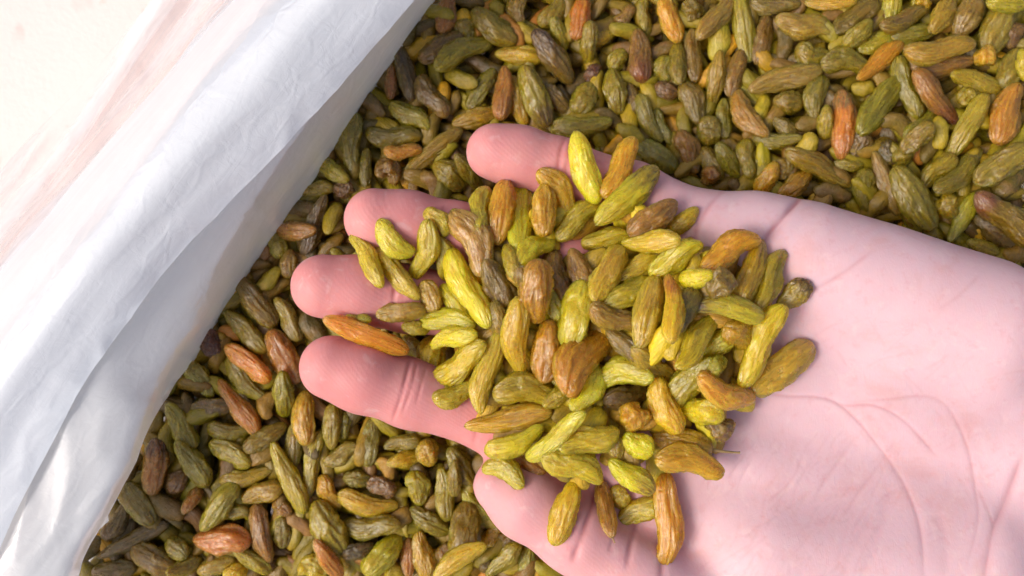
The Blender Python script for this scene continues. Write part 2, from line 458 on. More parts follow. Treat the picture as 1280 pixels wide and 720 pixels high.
BED = [
(562.5,-7.5,552.5,37.5,26.2,'C',2,0.1,'copper-brown raisin at the top edge of the bed beside the plastic liner'),
(515,20,507.5,50,22.5,'D',0,0,None),
(530,72.5,572.5,47.5,30,'B',1,0,'slanting brown raisin just below the copper-brown raisin at the top by the liner'),
(545,82.5,611.2,50,28,'O',2,0.3,'olive raisin with a pale face lying above the ring finger, over a brown one'),
(575,25,590,47.5,22.5,'O',1,0,'stubby slanting olive raisin to the left of the dark-ended brown-olive raisin'),
(593.8,17.5,640,51.2,32.5,'O',2,0,'slanting olive raisin to the right of the copper-brown raisin at the top by the liner'),
(620,5,625,15,20,'O',0,0,None),
(647.5,-7.5,647.5,27.5,25,'Bo',1,0,'stubby upright brown-olive raisin above and left of the dark-ended brown-olive raisin'),
(677.5,32.5,707.5,-7.5,25,'O',2,0,'slanting olive raisin to the left of the orange raisin above the little finger'),
(730,-7.5,718,46.2,28,'R',3,0.1,'orange raisin at the top edge of the bed above the little finger'),
(652.5,35,667.5,47.5,20,'O',1,0,None),
(668.8,40,712.5,101.2,31.2,'Bd',3,0.05,'brown-olive raisin with a dark purple end, above the little finger'),
(692.5,22.5,705,62.5,18.8,'Oy',2,0,'upright lime-olive raisin just above the dark-ended brown-olive raisin'),
(621.2,67.5,677.5,72.5,25,'Ao',2,0,'level amber-olive raisin to the left of the dark-ended brown-olive raisin'),
(738.8,28.8,735,80.5,21.2,'O',3,0,'slim upright olive raisin just above the small plum-coloured raisin'),
(717.5,47.5,768,42.5,22.5,'Ay',1,0,'flat yellow-orange raisin lying level under the orange one at the top edge'),
(655,85,682.5,156.2,32.5,'Yo',3,0.1,'glinting yellow raisin with a brown end just above the little fingertip'),
(640,97.5,655,153.8,23.8,'Ao',2,0,'slim upright amber-olive raisin to the left of the glinting yellow raisin above the little fingertip'),
(631.2,85,625.5,148,25,'C',2,0,'slim upright copper raisin to the left of the glinting yellow raisin above the little fingertip'),
(617.5,87.5,585,132.5,25,'O',1,0,'slanting olive raisin to the left of the glinting yellow raisin above the little fingertip'),
(565,97.5,587.5,105,20,'O',1,0,None),
(523.8,97.5,557.5,145,30,'B',2,0,'slanting brown raisin to the right of the narrow copper raisin by the liner'),
(490,83.8,487.5,122.5,15,'C',1,0,'narrow copper raisin standing against the plastic liner'),
(500,60,515,125,22.5,'Bd2',1,0,'slim upright dark brown raisin above and right of the narrow copper raisin by the liner'),
(455,120,477.5,140,20,'D',0,0,None),
(488.8,132.5,536.2,161.2,28,'Oy',2,0.2,'slanting lime-olive raisin just above the amber-tipped raisin'),
(460,168,525,170.5,28,'O',1,0,'level olive raisin above and left of the amber-tipped raisin'),
(567.5,155,623.8,138.8,25,'Ao',1,0,'level amber-olive raisin just above the little fingertip'),
(672.5,100,710,140,22.5,'B',1,0,'slim slanting brown raisin to the right of the glinting yellow raisin above the little fingertip'),
(740,105,720,142.5,30,'O',1,0,'stubby slanting olive raisin just below the small plum-coloured raisin'),
(750,82.5,732.5,100,20,'Pd',2,0,'small dark plum-coloured raisin above the little finger'),
(691.2,161.2,762.5,152.5,28,'O',2,0,'slim level olive raisin just below the small plum-coloured raisin'),
(572.5,117.5,565,140,15,'B',0,0,None),
(828.8,-7.5,846.2,52,27,'Ra',3,-0.1,'golden-orange raisin at the top edge of the bed, second orange one along'),
(805,-5,805,37.5,16.2,'O',1,0,'slim upright olive raisin to the left of the golden-orange raisin at the top edge'),
(770,27.5,792.5,10,20,'B',1,0,'stubby slanting brown raisin just above the brown raisin with a reddish lower end'),
(797.5,38.8,802.5,101.2,30.5,'Bc',2,0,'brown raisin with a reddish lower end, above the little finger base'),
(780,62.5,763.8,86.2,22.5,'Oy',2,0,'stubby slanting lime-olive raisin to the left of the brown raisin with a reddish lower end'),
(765,87.5,772.5,141.2,28.8,'Oy',2,0,'upright lime-olive raisin below and right of the small plum-coloured raisin'),
(827.5,71.2,830,101.2,23.8,'O',1,0,'stubby upright olive raisin below and right of the brown raisin with a reddish lower end'),
(846.2,54.5,847.5,103,21.8,'G',1,0,'upright green raisin to the right of the brown raisin with a reddish lower end'),
(865,38.8,867.5,101.2,21.8,'Bo',1,0,'slim upright brown-olive raisin below and right of the golden-orange raisin at the top edge'),
(860,0,870,25,25,'Bo',1,0,'stubby upright brown-olive raisin to the right of the golden-orange raisin at the top edge'),
(913.8,-7.5,873.8,47.5,26.8,'Bg',2,0.2,'slim slanting tan raisin to the right of the golden-orange raisin at the top edge'),
(902.5,35,900,65,27.5,'O',0,0,None),
(922.5,-10,936.2,73.8,25.5,'O',2,0,'slim upright olive raisin to the left of the broad grey-brown raisin near the top'),
(960,20,946.2,78.8,21.8,'B',1,0,'slim upright brown raisin to the left of the broad grey-brown raisin near the top'),
(980,37.5,980,75,21.2,'D',0,0,None),
(940,5,998,6.2,23.8,'Bg',2,0,'pinkish gold-brown raisin cut by the top edge of the photo'),
(976.2,26.2,1033.8,41.2,35,'Bg',2,0.2,'broad grey-brown raisin with a yellowish end near the top edge'),
(995,65,1035,71.2,30,'O',1,0,'stubby level olive raisin just below the broad grey-brown raisin near the top'),
(900,65.5,889.5,131.2,23,'Ao',2,0,'slim upright amber-olive raisin above and left of the sickle-shaped tan raisin'),
(926.2,63.8,912.5,118.8,24.2,'B',2,0,'upright brown raisin just above the sickle-shaped tan raisin'),
(938.8,111.2,1023.8,87.5,30.5,'Bg',3,0.1,'long tan raisin lying level, well above the heart line'),
(967.5,127.5,1002.5,130,28.8,'G',2,0,'stubby level green raisin just below the long tan level raisin'),
(1022.5,101.2,1017.5,141.2,26.8,'O',1,0,'upright olive raisin above and left of the upright copper-orange raisin'),
(818.8,107.5,848,117.5,21.8,'P',1,0,'stubby level purple-brown raisin below and right of the brown raisin with a reddish lower end'),
(805,110,817.5,132.5,19.2,'G',1,0,None),
(857.5,106.2,876.2,151.2,26.8,'Bo',2,-0.1,'upright brown-olive raisin to the left of the sickle-shaped tan raisin'),
(787.5,107.5,795,137.5,20,'Bo',1,0,'upright brown-olive raisin just below the brown raisin with a reddish lower end'),
(797.5,121.2,823.8,176.2,20.5,'Go',2,0,'slim upright glossy green raisin just below the brown raisin with a reddish lower end'),
(820,137.5,837.5,180,17.5,'G',1,0,'slim upright green raisin just below the brown raisin with a reddish lower end'),
(855,141.2,855,166.2,19.2,'O',1,0,None),
(886.2,146.2,886.2,180,28,'G',2,0,'stubby upright green raisin to the left of the sickle-shaped tan raisin'),
(905,125,905,172.5,20.5,'O',1,0,'upright olive raisin to the left of the sickle-shaped tan raisin'),
(920,116.2,957.5,168.8,28,'Ba',3,-0.8,'sickle-shaped tan raisin curving above the base of the little finger'),
(955,125,945,150,20,'O',1,0,None),
(970,150,992.5,170,20.5,'O',1,0,'slanting olive raisin to the right of the sickle-shaped tan raisin'),
(941.2,175,1000,173,20.5,'G',1,0,'slim level green raisin below and right of the sickle-shaped tan raisin'),
(1002.5,155,1025,150,20,'D',0,0,None),
(745,140,775,155,20,'D',0,0,None),
(780,160,797.5,170,20,'G',1,0,None),
(851.2,165,872.5,213.8,26.8,'Bc',2,0,'upright reddish-brown raisin below and left of the sickle-shaped tan raisin'),
(795,177.5,843.8,211.2,28,'G',1,0,'slanting green raisin just below the brown raisin with a reddish lower end'),
(780,162.5,797.5,180,20,'G',0,0,None),
(880,187.5,900,220,22.5,'O',1,0,'slanting olive raisin to the left of the amber crinkled raisin at the hand edge'),
(897.5,181.2,923.8,218.8,24.2,'G',2,0,'slanting green raisin above and left of the amber crinkled raisin at the hand edge'),
(933,176.2,935.5,221.2,24.2,'O',2,0,'upright olive raisin above and left of the amber crinkled raisin at the hand edge'),
(953.8,195,952.5,217.5,19.2,'G',1,0,None),
(978.8,198.8,980,223.8,23,'Bg',1,0,'stubby upright tan raisin above and right of the amber crinkled raisin at the hand edge'),
(986.2,188.8,1063.8,228.8,26.8,'Bo',3,0,'long brown-olive raisin just above the heart line, pointing down at the palm'),
(887.5,208.8,890,228.8,24.2,'C',1,0,'little amber raisin peeping over the edge of the little finger base'),
(963.8,213.8,952.5,238.8,25.5,'A',2,0,'amber crinkled raisin touching the hand edge beside the heart line'),
(1008.8,218.8,978.8,243.8,25.5,'Ab',2,0,'amber-brown smooth raisin touching the hand edge above the heart line'),
(1011.2,173.8,1005,190,25.5,'O',1,0,None),
(1054.5,115,1052.5,196.2,31.2,'Cg',3,0,'wrinkled copper-orange raisin with a grey-green top standing upright in the bed'),
(1032.5,135,1030,170,20.5,'O',1,0,'upright olive raisin to the left of the upright copper-orange raisin'),
(1081.2,163.8,1070,196.2,25.5,'B',1,0,'stubby upright brown raisin below and right of the upright copper-orange raisin'),
(1043.8,205,1078,205.5,18,'O',1,0,'level olive raisin to the right of the long brown-olive raisin above the heart line'),
(1079.2,213.8,1083,261.2,25.5,'G',2,0,'upright green raisin to the left of the broad olive raisin at the hand edge'),
(1018.8,235,1062.5,245,23,'D',0,0,None),
(915,227.5,922.5,235,17.5,'D',0,0,None),
(1093.3,192.2,1121.1,265.6,23.8,'Bg',2,0,'grey-brown twisted raisin beside the broad olive one at the hand edge'),
(1118.9,212.2,1165.6,284.4,42.2,'Ob',3,0.1,'broad olive raisin nearest the wrist side of the hand edge'),
(1154.4,231.1,1190,196.7,27.1,'O',2,0,'slanting olive raisin above and right of the broad olive raisin at the hand edge'),
(1172.2,240,1225.6,190,27.1,'O',3,-0.3,'slim slanting olive raisin to the left of the big silvery olive raisin'),
(1182.2,241.1,1188.9,272.2,28.2,'O',2,0,'stubby upright olive raisin to the right of the broad olive raisin at the hand edge'),
(1187.8,301.1,1221.1,243.3,21.6,'Oy',3,0.1,'twisted lime-olive raisin touching the hand edge near the wrist'),
(1222.2,243.3,1288.9,302.2,37.8,'Or',3,0.15,'big olive raisin with a red tip at the frame edge near the wrist'),
(1221.1,227.8,1283.3,185.6,34.9,'Og',3,0.1,'big silvery olive raisin at the frame edge above the wrist'),
(1224.4,275.6,1262.2,302.2,28.9,'D',1,0,'slanting dark olive raisin below and left of the big red-tipped olive raisin'),
(1210,302.2,1247.8,316.7,18.2,'Oy',2,0,'level lime-olive raisin below and left of the big red-tipped olive raisin'),
(1106.7,176.7,1113.3,205.6,22.7,'D',1,0,'stubby upright dark olive raisin below and right of the upright copper-orange raisin'),
(1124.4,186.7,1135.6,208.9,24.9,'O',1,0,'stubby upright olive raisin just above the broad olive raisin at the hand edge'),
(1132.2,185.6,1161.1,158.9,24.9,'O',2,0,'slanting olive raisin to the left of the twisted yellow-green raisin'),
(1164.4,168.9,1157.8,197.8,20.4,'D',0,0,None),
(1248.9,235.6,1266.7,215.6,31.1,'D',0,0,None),
(1280,215.6,1282.2,253.3,17.8,'D',1,0,'upright dark olive raisin below and right of the big silvery olive raisin'),
(1133.3,266.7,1144.4,277.8,20,'B',0,0,None),
(1262.2,315.6,1280,317.8,22.2,'B',1,0,None),
(1233,121,1187,196,27,'Y',3,-0.15,'twisted yellow-green raisin between the copper wrinkled one at the frame edge and the olive ones'),
(1007.5,5,1068.8,2,20.5,'A',2,0,'slim level amber raisin above and right of the broad grey-brown raisin near the top'),
(1030,22.5,1048,17.5,18,'P',1,0,None),
(1043.8,38.8,1093.8,3.8,28,'Bo',1,0,'slanting brown-olive raisin to the left of the lime raisin end at the top edge'),
(1058.8,53.8,1086.2,28.8,23,'O',1,0,'slanting olive raisin above and left of the orange-gold slanting raisin'),
(1042.5,57.5,1057.5,47.5,20,'O',0,0,None),
(1115,-10,1113.8,20.5,25.5,'Y',2,0,'bright lime raisin end sticking out from the top edge of the photo'),
(1103.8,33.8,1158.8,11.2,25.5,'Bo',2,0,'level brown-olive raisin below and right of the lime raisin end at the top edge'),
(1145,0,1163,5,18,'A',2,0,'stubby level amber raisin to the right of the lime raisin end at the top edge'),
(1191.2,-2.5,1166.2,38.8,29.2,'Ao',3,0.1,'slanting amber-olive raisin just above the purple level raisin'),
(1223.8,0,1196.2,43.8,33,'Bg',2,0,'slanting tan raisin just above the small round amber raisin'),
(1257.5,7.5,1237,58.8,35.5,'Og',2,0,'upright grey-olive raisin below and left of the yellow corner raisin'),
(1236.2,1.2,1285,5,23,'Y',3,0,'yellow raisin in the top corner of the bed cut by the frame'),
(1272.5,30,1262.5,58.8,28,'P',1,0,'stubby upright purple-brown raisin just below the yellow corner raisin'),
(1077,61.2,1111.2,47,23,'O',1,0,'level olive raisin just above the orange-gold slanting raisin'),
(1112,46.2,1171.2,37,23,'O',1,0,'slim level olive raisin below and right of the lime raisin end at the top edge'),
(1028,77,1083.8,80.5,30.5,'O',3,0.2,'green-olive raisin lying level over the grey-green top of the upright copper one'),
(1073.8,98.8,1126.2,54.5,24.2,'Ra',3,0.1,'orange-gold raisin slanting beside the level green-olive one'),
(1133.8,65.5,1215,56.2,33,'Ag',3,0.15,'straw-gold raisin with a knobbed end lying level on a purple one'),
(1138.8,83.8,1216.2,77,28,'P',2,0,'purple-brown raisin lying level beneath the straw-gold knobbed one'),
(1217.5,72.5,1243,69.5,25.5,'Aw',2,0,'small round amber raisin at the knobbed end of the straw-gold one'),
(1143.8,91.2,1196.2,152.5,30.5,'Bc',3,0.05,'brown raisin with a reddish-purple lower end slanting below the purple level one'),
(1191.2,92.5,1246.2,111.2,25.5,'Yo',2,0,'level olive-yellow raisin just below the small round amber raisin'),
(1271.2,62.5,1252,108.8,30.5,'Og',2,0,'upright grey-olive raisin below and right of the small round amber raisin'),
(1275.5,62.5,1283.8,100,20.5,'Y',3,0,'yellow raisin cut by the side frame above the copper wrinkled one'),
(1268.8,106.2,1245,177.5,38,'Ca',3,0.05,'big copper-orange wrinkled raisin at the side frame'),
(1123.8,98.8,1073.8,165,33,'Yo',3,0.1,'olive-yellow raisin slanting beside the upright copper one'),
(1122.5,73.8,1146.2,146.2,28,'G',2,0,'slim upright green raisin below and right of the orange-gold slanting raisin'),
(1071.2,110,1086.2,110,20.5,'G',1,0,None),
(1197.5,125,1222.5,115,28,'O',1,0,'stubby level olive raisin just above the twisted yellow-green raisin'),
(1105,150,1135,165,25.5,'D',0,0,None),
(1133.8,173.8,1171.2,138.8,25.5,'O',1,0,'slanting olive raisin just below the purple level raisin'),
(1230,155,1225,140,22.5,'Oy',1,0,None),
(1175,155,1177.5,176.2,23,'O',1,0,None),
(442,143.8,439.5,216.2,26.8,'G',2,0.05,'long green raisin standing upright beside the liner above the ring fingertip'),
(458,186.2,455,233.8,16.8,'O',1,0,'slim upright olive raisin below and right of the long upright green raisin by the liner'),
(481.2,189.5,526.2,187.5,20.5,'Ca',1,0,'amber-tipped raisin pointing at the liner, above the ring finger'),
(503.8,221.2,573.8,163.8,24.2,'Bo',3,0,'long brown-olive raisin slanting between the ring and little fingertips'),
(470,210,500,212.5,33,'B',1,0,'stubby level brown raisin below and left of the amber-tipped raisin'),
(546.2,203.8,580,233.8,35.5,'O',1,0,'stubby slanting olive raisin below and right of the long brown-olive raisin by the ring fingertip'),
(571.2,195,601.2,236.2,23,'O',2,0,'slanting olive raisin just below the little fingertip'),
(535,222.5,545,242.5,23,'B',1,0,None),
(402,202,431.2,223.8,21.8,'Oy',2,0,'slanting lime-olive raisin below and left of the long upright green raisin by the liner'),
(433.8,225,425,246.2,25.5,'P',1,0,'stubby upright purple-brown raisin just above the ring fingertip'),
(376.2,240.5,416.2,234.5,19.2,'O',1,0,'level olive raisin above and left of the ring fingertip'),
(365,260,392.5,260,22.5,'D',0,0,None),
(405,246.2,379.5,316.2,23,'Bd2',1,0,'slim upright dark brown raisin to the left of the ring fingertip'),
(350,287.5,387.5,287.5,24.2,'C',1,0,'level copper raisin just above the middle fingertip'),
(342.5,290,351.2,321.2,23,'O',1,0,'stubby upright olive raisin above and left of the middle fingertip'),
(417.5,262.5,410,282.5,20,'O',1,0,None),
(557.5,245,585,247.5,10.5,'Y',1,0,None),
(362.5,312.5,360,346.2,24.2,'B',1,0,'stubby upright brown raisin just above the middle fingertip'),
(327.5,307.5,330,320,17.5,'P',0,0,None),
(327,355.5,343.8,342,20.5,'O',1,0,None),
(296.2,348.8,341.2,406.2,31.8,'Bo',2,0,'slanting brown-olive raisin below and left of the middle fingertip'),
(345.5,373.8,373.8,423.8,24.2,'Bo',2,0,'slim slanting brown-olive raisin just below the middle fingertip'),
(283.8,391.2,331.2,438.8,25.5,'G',2,0,'slim slanting green raisin just above the smooth orange raisin'),
(283.8,433.8,336.2,474.5,25.5,'R',3,0.1,'smooth orange raisin near the liner, the one closer to the middle finger'),
(341.2,419.5,368.8,472.5,35.5,'C',2,0,'broad rusty-brown raisin at the index fingertip'),
(262.5,412.5,265,445,28,'Pd',1,0,'stubby upright dark purple raisin above and left of the smooth orange raisin'),
(385,400,397.5,420,27.5,'D',0,0,None),
(236.2,452.5,265.5,493.8,25.5,'O',1,0,'slanting olive raisin above and left of the pointed orange raisin'),
(285,450,328,501.2,25.5,'O',1,0,'slim slanting olive raisin just below the smooth orange raisin'),
(274.2,478,321.2,541.2,25.5,'R',3,0.05,'pointed orange raisin near the liner, below the smooth orange one'),
(353,466.2,356.2,519.5,25.5,'Yo',3,0.1,'small lime-olive raisin standing between the rusty-brown and tan oval ones'),
(380.5,491.2,379.5,554.5,30.5,'Ag',3,0.05,'tan oval raisin just below the index fingertip'),
(211.2,506.2,241.2,560,28,'O',2,0,'slanting olive raisin above and right of the rusty raisin at the liner'),
(242.5,512.5,285,507.5,25,'B',1,0,'level brown raisin to the left of the pointed orange raisin'),
(261.2,537.5,311.2,540,25.5,'O',2,0,'level olive raisin just below the pointed orange raisin'),
(306.2,561.2,356.2,531.2,24.2,'Bo',3,0,'slim slanting brown-olive raisin below and right of the pointed orange raisin'),
(266.2,555,311.2,578,28,'Oy',2,0,'slanting lime-olive raisin just below the pointed orange raisin'),
(367.5,531.2,367.5,581.2,20.5,'O',1,0,'slim upright olive raisin just below the tan oval raisin'),
(418,506.2,414.5,560,23,'O',2,0,'upright olive raisin to the right of the tan oval raisin'),
(433,515,429.5,548.8,16.8,'G',1,0,'upright green raisin just above the glossy green raisin'),
(407,579.5,448.8,558.8,25.5,'Go',3,0.2,'glossy green raisin lying below the index finger'),
(465.5,526.2,459.5,581.2,23,'O',2,0,'slim upright olive raisin above and right of the glossy green raisin'),
(320,575,340,562.5,22.5,'B',0,0,None),
(332.5,515,340,497.5,22.5,'B',0,0,None),
(400,541,382,622,22,'Oy',2,0.15,'slim upright lime-olive raisin above and right of the long yellow-olive raisin'),
(341,556,379,638,27,'Oy',3,-0.1,'long yellow-olive raisin slanting, fourth along from the liner below the index finger'),
(221,553,258,605,31,'O',2,0.1,'slanting olive raisin to the right of the rusty raisin at the liner'),
(277,602,338,588,21,'Ao',2,0,'slim level amber-olive raisin to the left of the long yellow-olive raisin'),
(195,551,192,617,33,'C',1,0,'rusty raisin with a dark end pressed against the liner'),
(481.2,558,523.8,549.5,20.5,'G',2,0,'level green raisin just above the bright yellow level raisin'),
(487.5,580,523.8,569.5,21.8,'Yb',2,0,'bright yellow raisin lying level between the index finger and thumb tip'),
(533,550,538,582,28,'Ag',2,0,'stubby upright straw-gold raisin to the right of the bright yellow level raisin'),
(564.5,563.8,588.8,602,26.8,'G',2,0.1,'green raisin tucked between the index finger and the thumb tip'),
(552,586.2,558,648.8,24.2,'O',2,0,'slim upright olive raisin below and left of the green raisin between index finger and thumb'),
(568,576.2,566.2,619.5,19.2,'O',2,0,'upright olive raisin below and left of the green raisin between index finger and thumb'),
(519.5,588.8,528,630,28,'O',3,0,'upright olive raisin below and right of the bright yellow level raisin'),
(480,577.5,487.5,592.5,20,'B',1,0,None),
(459.5,602.5,493.8,615,25.5,'P',1,0,'stubby level purple-brown raisin above and right of the amber-olive raisin below the index'),
(401.2,596.2,423,634.5,23,'Ya',2,0,'yellow-amber raisin end peeping out beside an olive level one'),
(423.8,622,493.8,635.5,28,'Ao',3,-0.15,'amber-olive raisin lying on top of the pale olive one below the index finger'),
(431.2,657.5,498.8,657,30.5,'O',3,-0.15,'pale olive raisin lying level under the amber-olive one'),
(394.5,628.8,428,692,40.5,'Ob',3,0.1,'broad olive raisin slanting beside two level ones at the lower bed'),
(393.8,676.2,423.8,722.5,23,'Ca',3,0.15,'copper-amber raisin at the bottom edge of the bed'),
(456.2,715,498.8,671.2,33,'Oy',3,0,'smooth olive-yellow raisin slanting at the bottom edge'),
(513.8,637,558.8,666.2,28,'Ob',3,-0.1,'slanting olive raisin to the left of the broad pale-streaked raisin below the thumb'),
(578.8,611.2,613.8,651.2,20.5,'Oy',2,-0.2,'slim lime-olive raisin curving under the thumb tip'),
(583,636.2,577,694.5,38,'Og',2,0,'broad pale-streaked olive raisin below the thumb tip'),
(623.8,656.2,607,682,20.5,'A',3,0,'short amber raisin joined end to end with the bent bright yellow one'),
(605,682.5,545,722.5,23,'Yb',3,-0.5,'bent bright yellow raisin below the thumb at the bottom edge'),
(522,666.2,533,720,28,'Ao',3,0.05,'amber-olive raisin standing upright at the bottom edge'),
(510,673.8,510,720,18,'C',2,0,'slim upright copper raisin to the right of the olive-yellow raisin at the bottom edge'),
(552.5,682.5,572.5,705,30.5,'B',1,0,'stubby slanting brown raisin above and left of the bent bright yellow raisin'),
(648.8,681.2,611.2,720,23,'Yo',3,0.1,'lime-olive raisin slanting along the thumb at the bottom edge'),
(663.8,678.8,652.5,727.5,20.5,'O',2,0,'slim upright olive raisin to the right of the bent bright yellow raisin'),
(632.5,662.5,642.5,687.5,25.5,'B',1,0,'stubby upright brown raisin to the right of the broad pale-streaked raisin below the thumb'),
(377.5,701.2,408.8,716.2,33,'Oy',2,0,'stubby slanting lime-olive raisin below and left of the copper-amber raisin at the bottom edge'),
(440,690,460,700,20.5,'P',1,0,None),
(430,692.5,465,682.5,20.5,'D',1,0,'level dark olive raisin to the left of the olive-yellow raisin at the bottom edge'),
(430,597.5,462.5,600,22.5,'Gd',1,0,'stubby level dark green raisin above and left of the amber-olive raisin below the index'),
(610,687.5,605,715,22.5,'D',1,0,'stubby upright dark olive raisin to the right of the bent bright yellow raisin'),
(487.5,712.5,500,716.2,27.5,'Oy',1,0,None),
(675,705,695,717.5,20.5,'O',1,0,None),
(505,640,492.5,652.5,22.5,'B',0,0,None),
(150,603.8,191.2,652.5,30.5,'Bo',2,0,'slanting brown-olive raisin just above the long brown raisin by the liner foot'),
(132.5,673.8,158,631.2,23,'B',1,0,'slanting brown raisin above and left of the long brown raisin by the liner foot'),
(126.2,695.5,206.2,657,21.8,'B',2,0,'long brown raisin slanting by the lower end of the liner'),
(171.2,687.5,221.2,711.2,33,'Bo',2,0,'slanting brown-olive raisin below and right of the long brown raisin by the liner foot'),
(210,675,230,696.2,25.5,'O',2,0,'stubby slanting olive raisin to the right of the long brown raisin by the liner foot'),
(243.8,675,311.2,676.2,38,'Cr',3,0,'broad coral-orange raisin lying level in the lower bed'),
(293.8,690,336.2,713.8,23,'Y',3,0.15,'yellow-green raisin leaning on the coral-orange one'),
(320,633,335.5,701.2,26.8,'Bc',3,0,'slim upright reddish-brown raisin below and left of the tiny knobbly copper raisin'),
(252.5,661.2,295.5,606.2,30.5,'O',2,0,'slanting olive raisin just above the coral-orange raisin'),
(265,640,310,640,20,'O',1,0,'level olive raisin just above the coral-orange raisin'),
(303.8,623.8,351.2,609.5,26.8,'Ao',3,0,'level amber-olive raisin above and left of the tiny knobbly copper raisin'),
(344.5,625,363,643,19.2,'C',2,0,'tiny knobbly copper raisin in the lower bed'),
(352.5,646.2,352.5,683.8,23,'O',2,0,'upright olive raisin just below the tiny knobbly copper raisin'),
(230,641.2,250,608.8,18,'C',1,0,'slanting copper raisin below and right of the rusty raisin at the liner'),
(212.5,615,230,590,25.5,'P',1,0,'stubby slanting purple-brown raisin below and right of the rusty raisin at the liner'),
(251.2,713,288.8,702,23,'Ag',2,0,'level straw-gold raisin just below the coral-orange raisin'),
(280,720.5,308.8,710,23,'A',2,0,'stubby level amber raisin below and right of the coral-orange raisin'),
(213.8,716.2,246.2,702.5,23,'O',2,0,'level olive raisin below and left of the coral-orange raisin'),
(117.5,716.2,167.5,710,25.5,'B',1,0,'level brown raisin below and left of the long brown raisin by the liner foot'),
(105,695,120,680,22.5,'D',0,0,None),
(367.5,647.5,385,660,22.5,'P',0,0,None),
(157.5,592.5,165,572.5,22.5,'D',0,0,None),
(197.5,625,220,640,27.5,'D',0,0,None),
]

# ------------------------------------------------------------------ floor
def build_floor():
    z = -0.075
    v = [(-3, -3, z), (3, -3, z), (3, 3, z), (-3, 3, z)]
    o = mesh_obj("floor", v, [(0, 1, 2, 3)], M_FLOOR, smooth=False)
    tag(o, "pale pinkish stone floor with small dark specks", None, None, "structure")


build_floor()


# ------------------------------------------------------------------ plastic liner
def spline(pts, n):
    """Catmull-Rom through pts, n samples"""
    P = np.array(pts, float)
    m = len(P) - 1
    t = np.linspace(0, m, n)
    i = np.minimum(t.astype(int), m - 1)
    f = (t - i)[:, None]
    p0, p1, p2, p3 = P[np.maximum(i - 1, 0)], P[i], P[i + 1], P[np.minimum(i + 2, m)]
    return .5 * (2 * p1 + (p2 - p0) * f + (2 * p0 - 5 * p1 + 4 * p2 - p3) * f ** 2 + (3 * p1 - p0 - 3 * p2 + p3) * f ** 3)


def sheet(name, rows, nu, nv, mat, parent, fold):
    """rows: lists of (px, py, z) along the rim; the sheet is lofted across them.
    fold(u, v) -> offset along the normal, metres"""
    grid = []
    for r in rows:
        pts = [tuple(at(*p)) for p in r]
        grid.append(spline(pts, nu))
    G = np.array(grid)                                  # rows x nu x 3
    out = np.zeros((nv, nu, 3))
    for j in range(nu):
        out[:, j] = spline(G[:, j], nv)
    du = np.gradient(out, axis=1)
    dv = np.gradient(out, axis=0)
    n = np.cross(du, dv)
    n /= np.linalg.norm(n, axis=2)[..., None] + 1e-12
    n *= np.where(n[..., 2:3] < 0, -1, 1)
    for a in range(nv):
        for b in range(nu):
            out[a, b] += n[a, b] * fold(b / (nu - 1), a / (nv - 1), out[a, b])
    idx = np.arange(nv * nu).reshape(nv, nu)
    f = np.stack([idx[:-1, :-1], idx[:-1, 1:], idx[1:, 1:], idx[1:, :-1]], -1).reshape(-1, 4)
    return mesh_obj(name, out.reshape(-1, 3), f, mat, parent)


def nz(x, y, z=0.0):
    return noise.noise(Vector((x, y, z)))


def rdg(v):
    return 1 - min(1, abs(v) * 3.2)


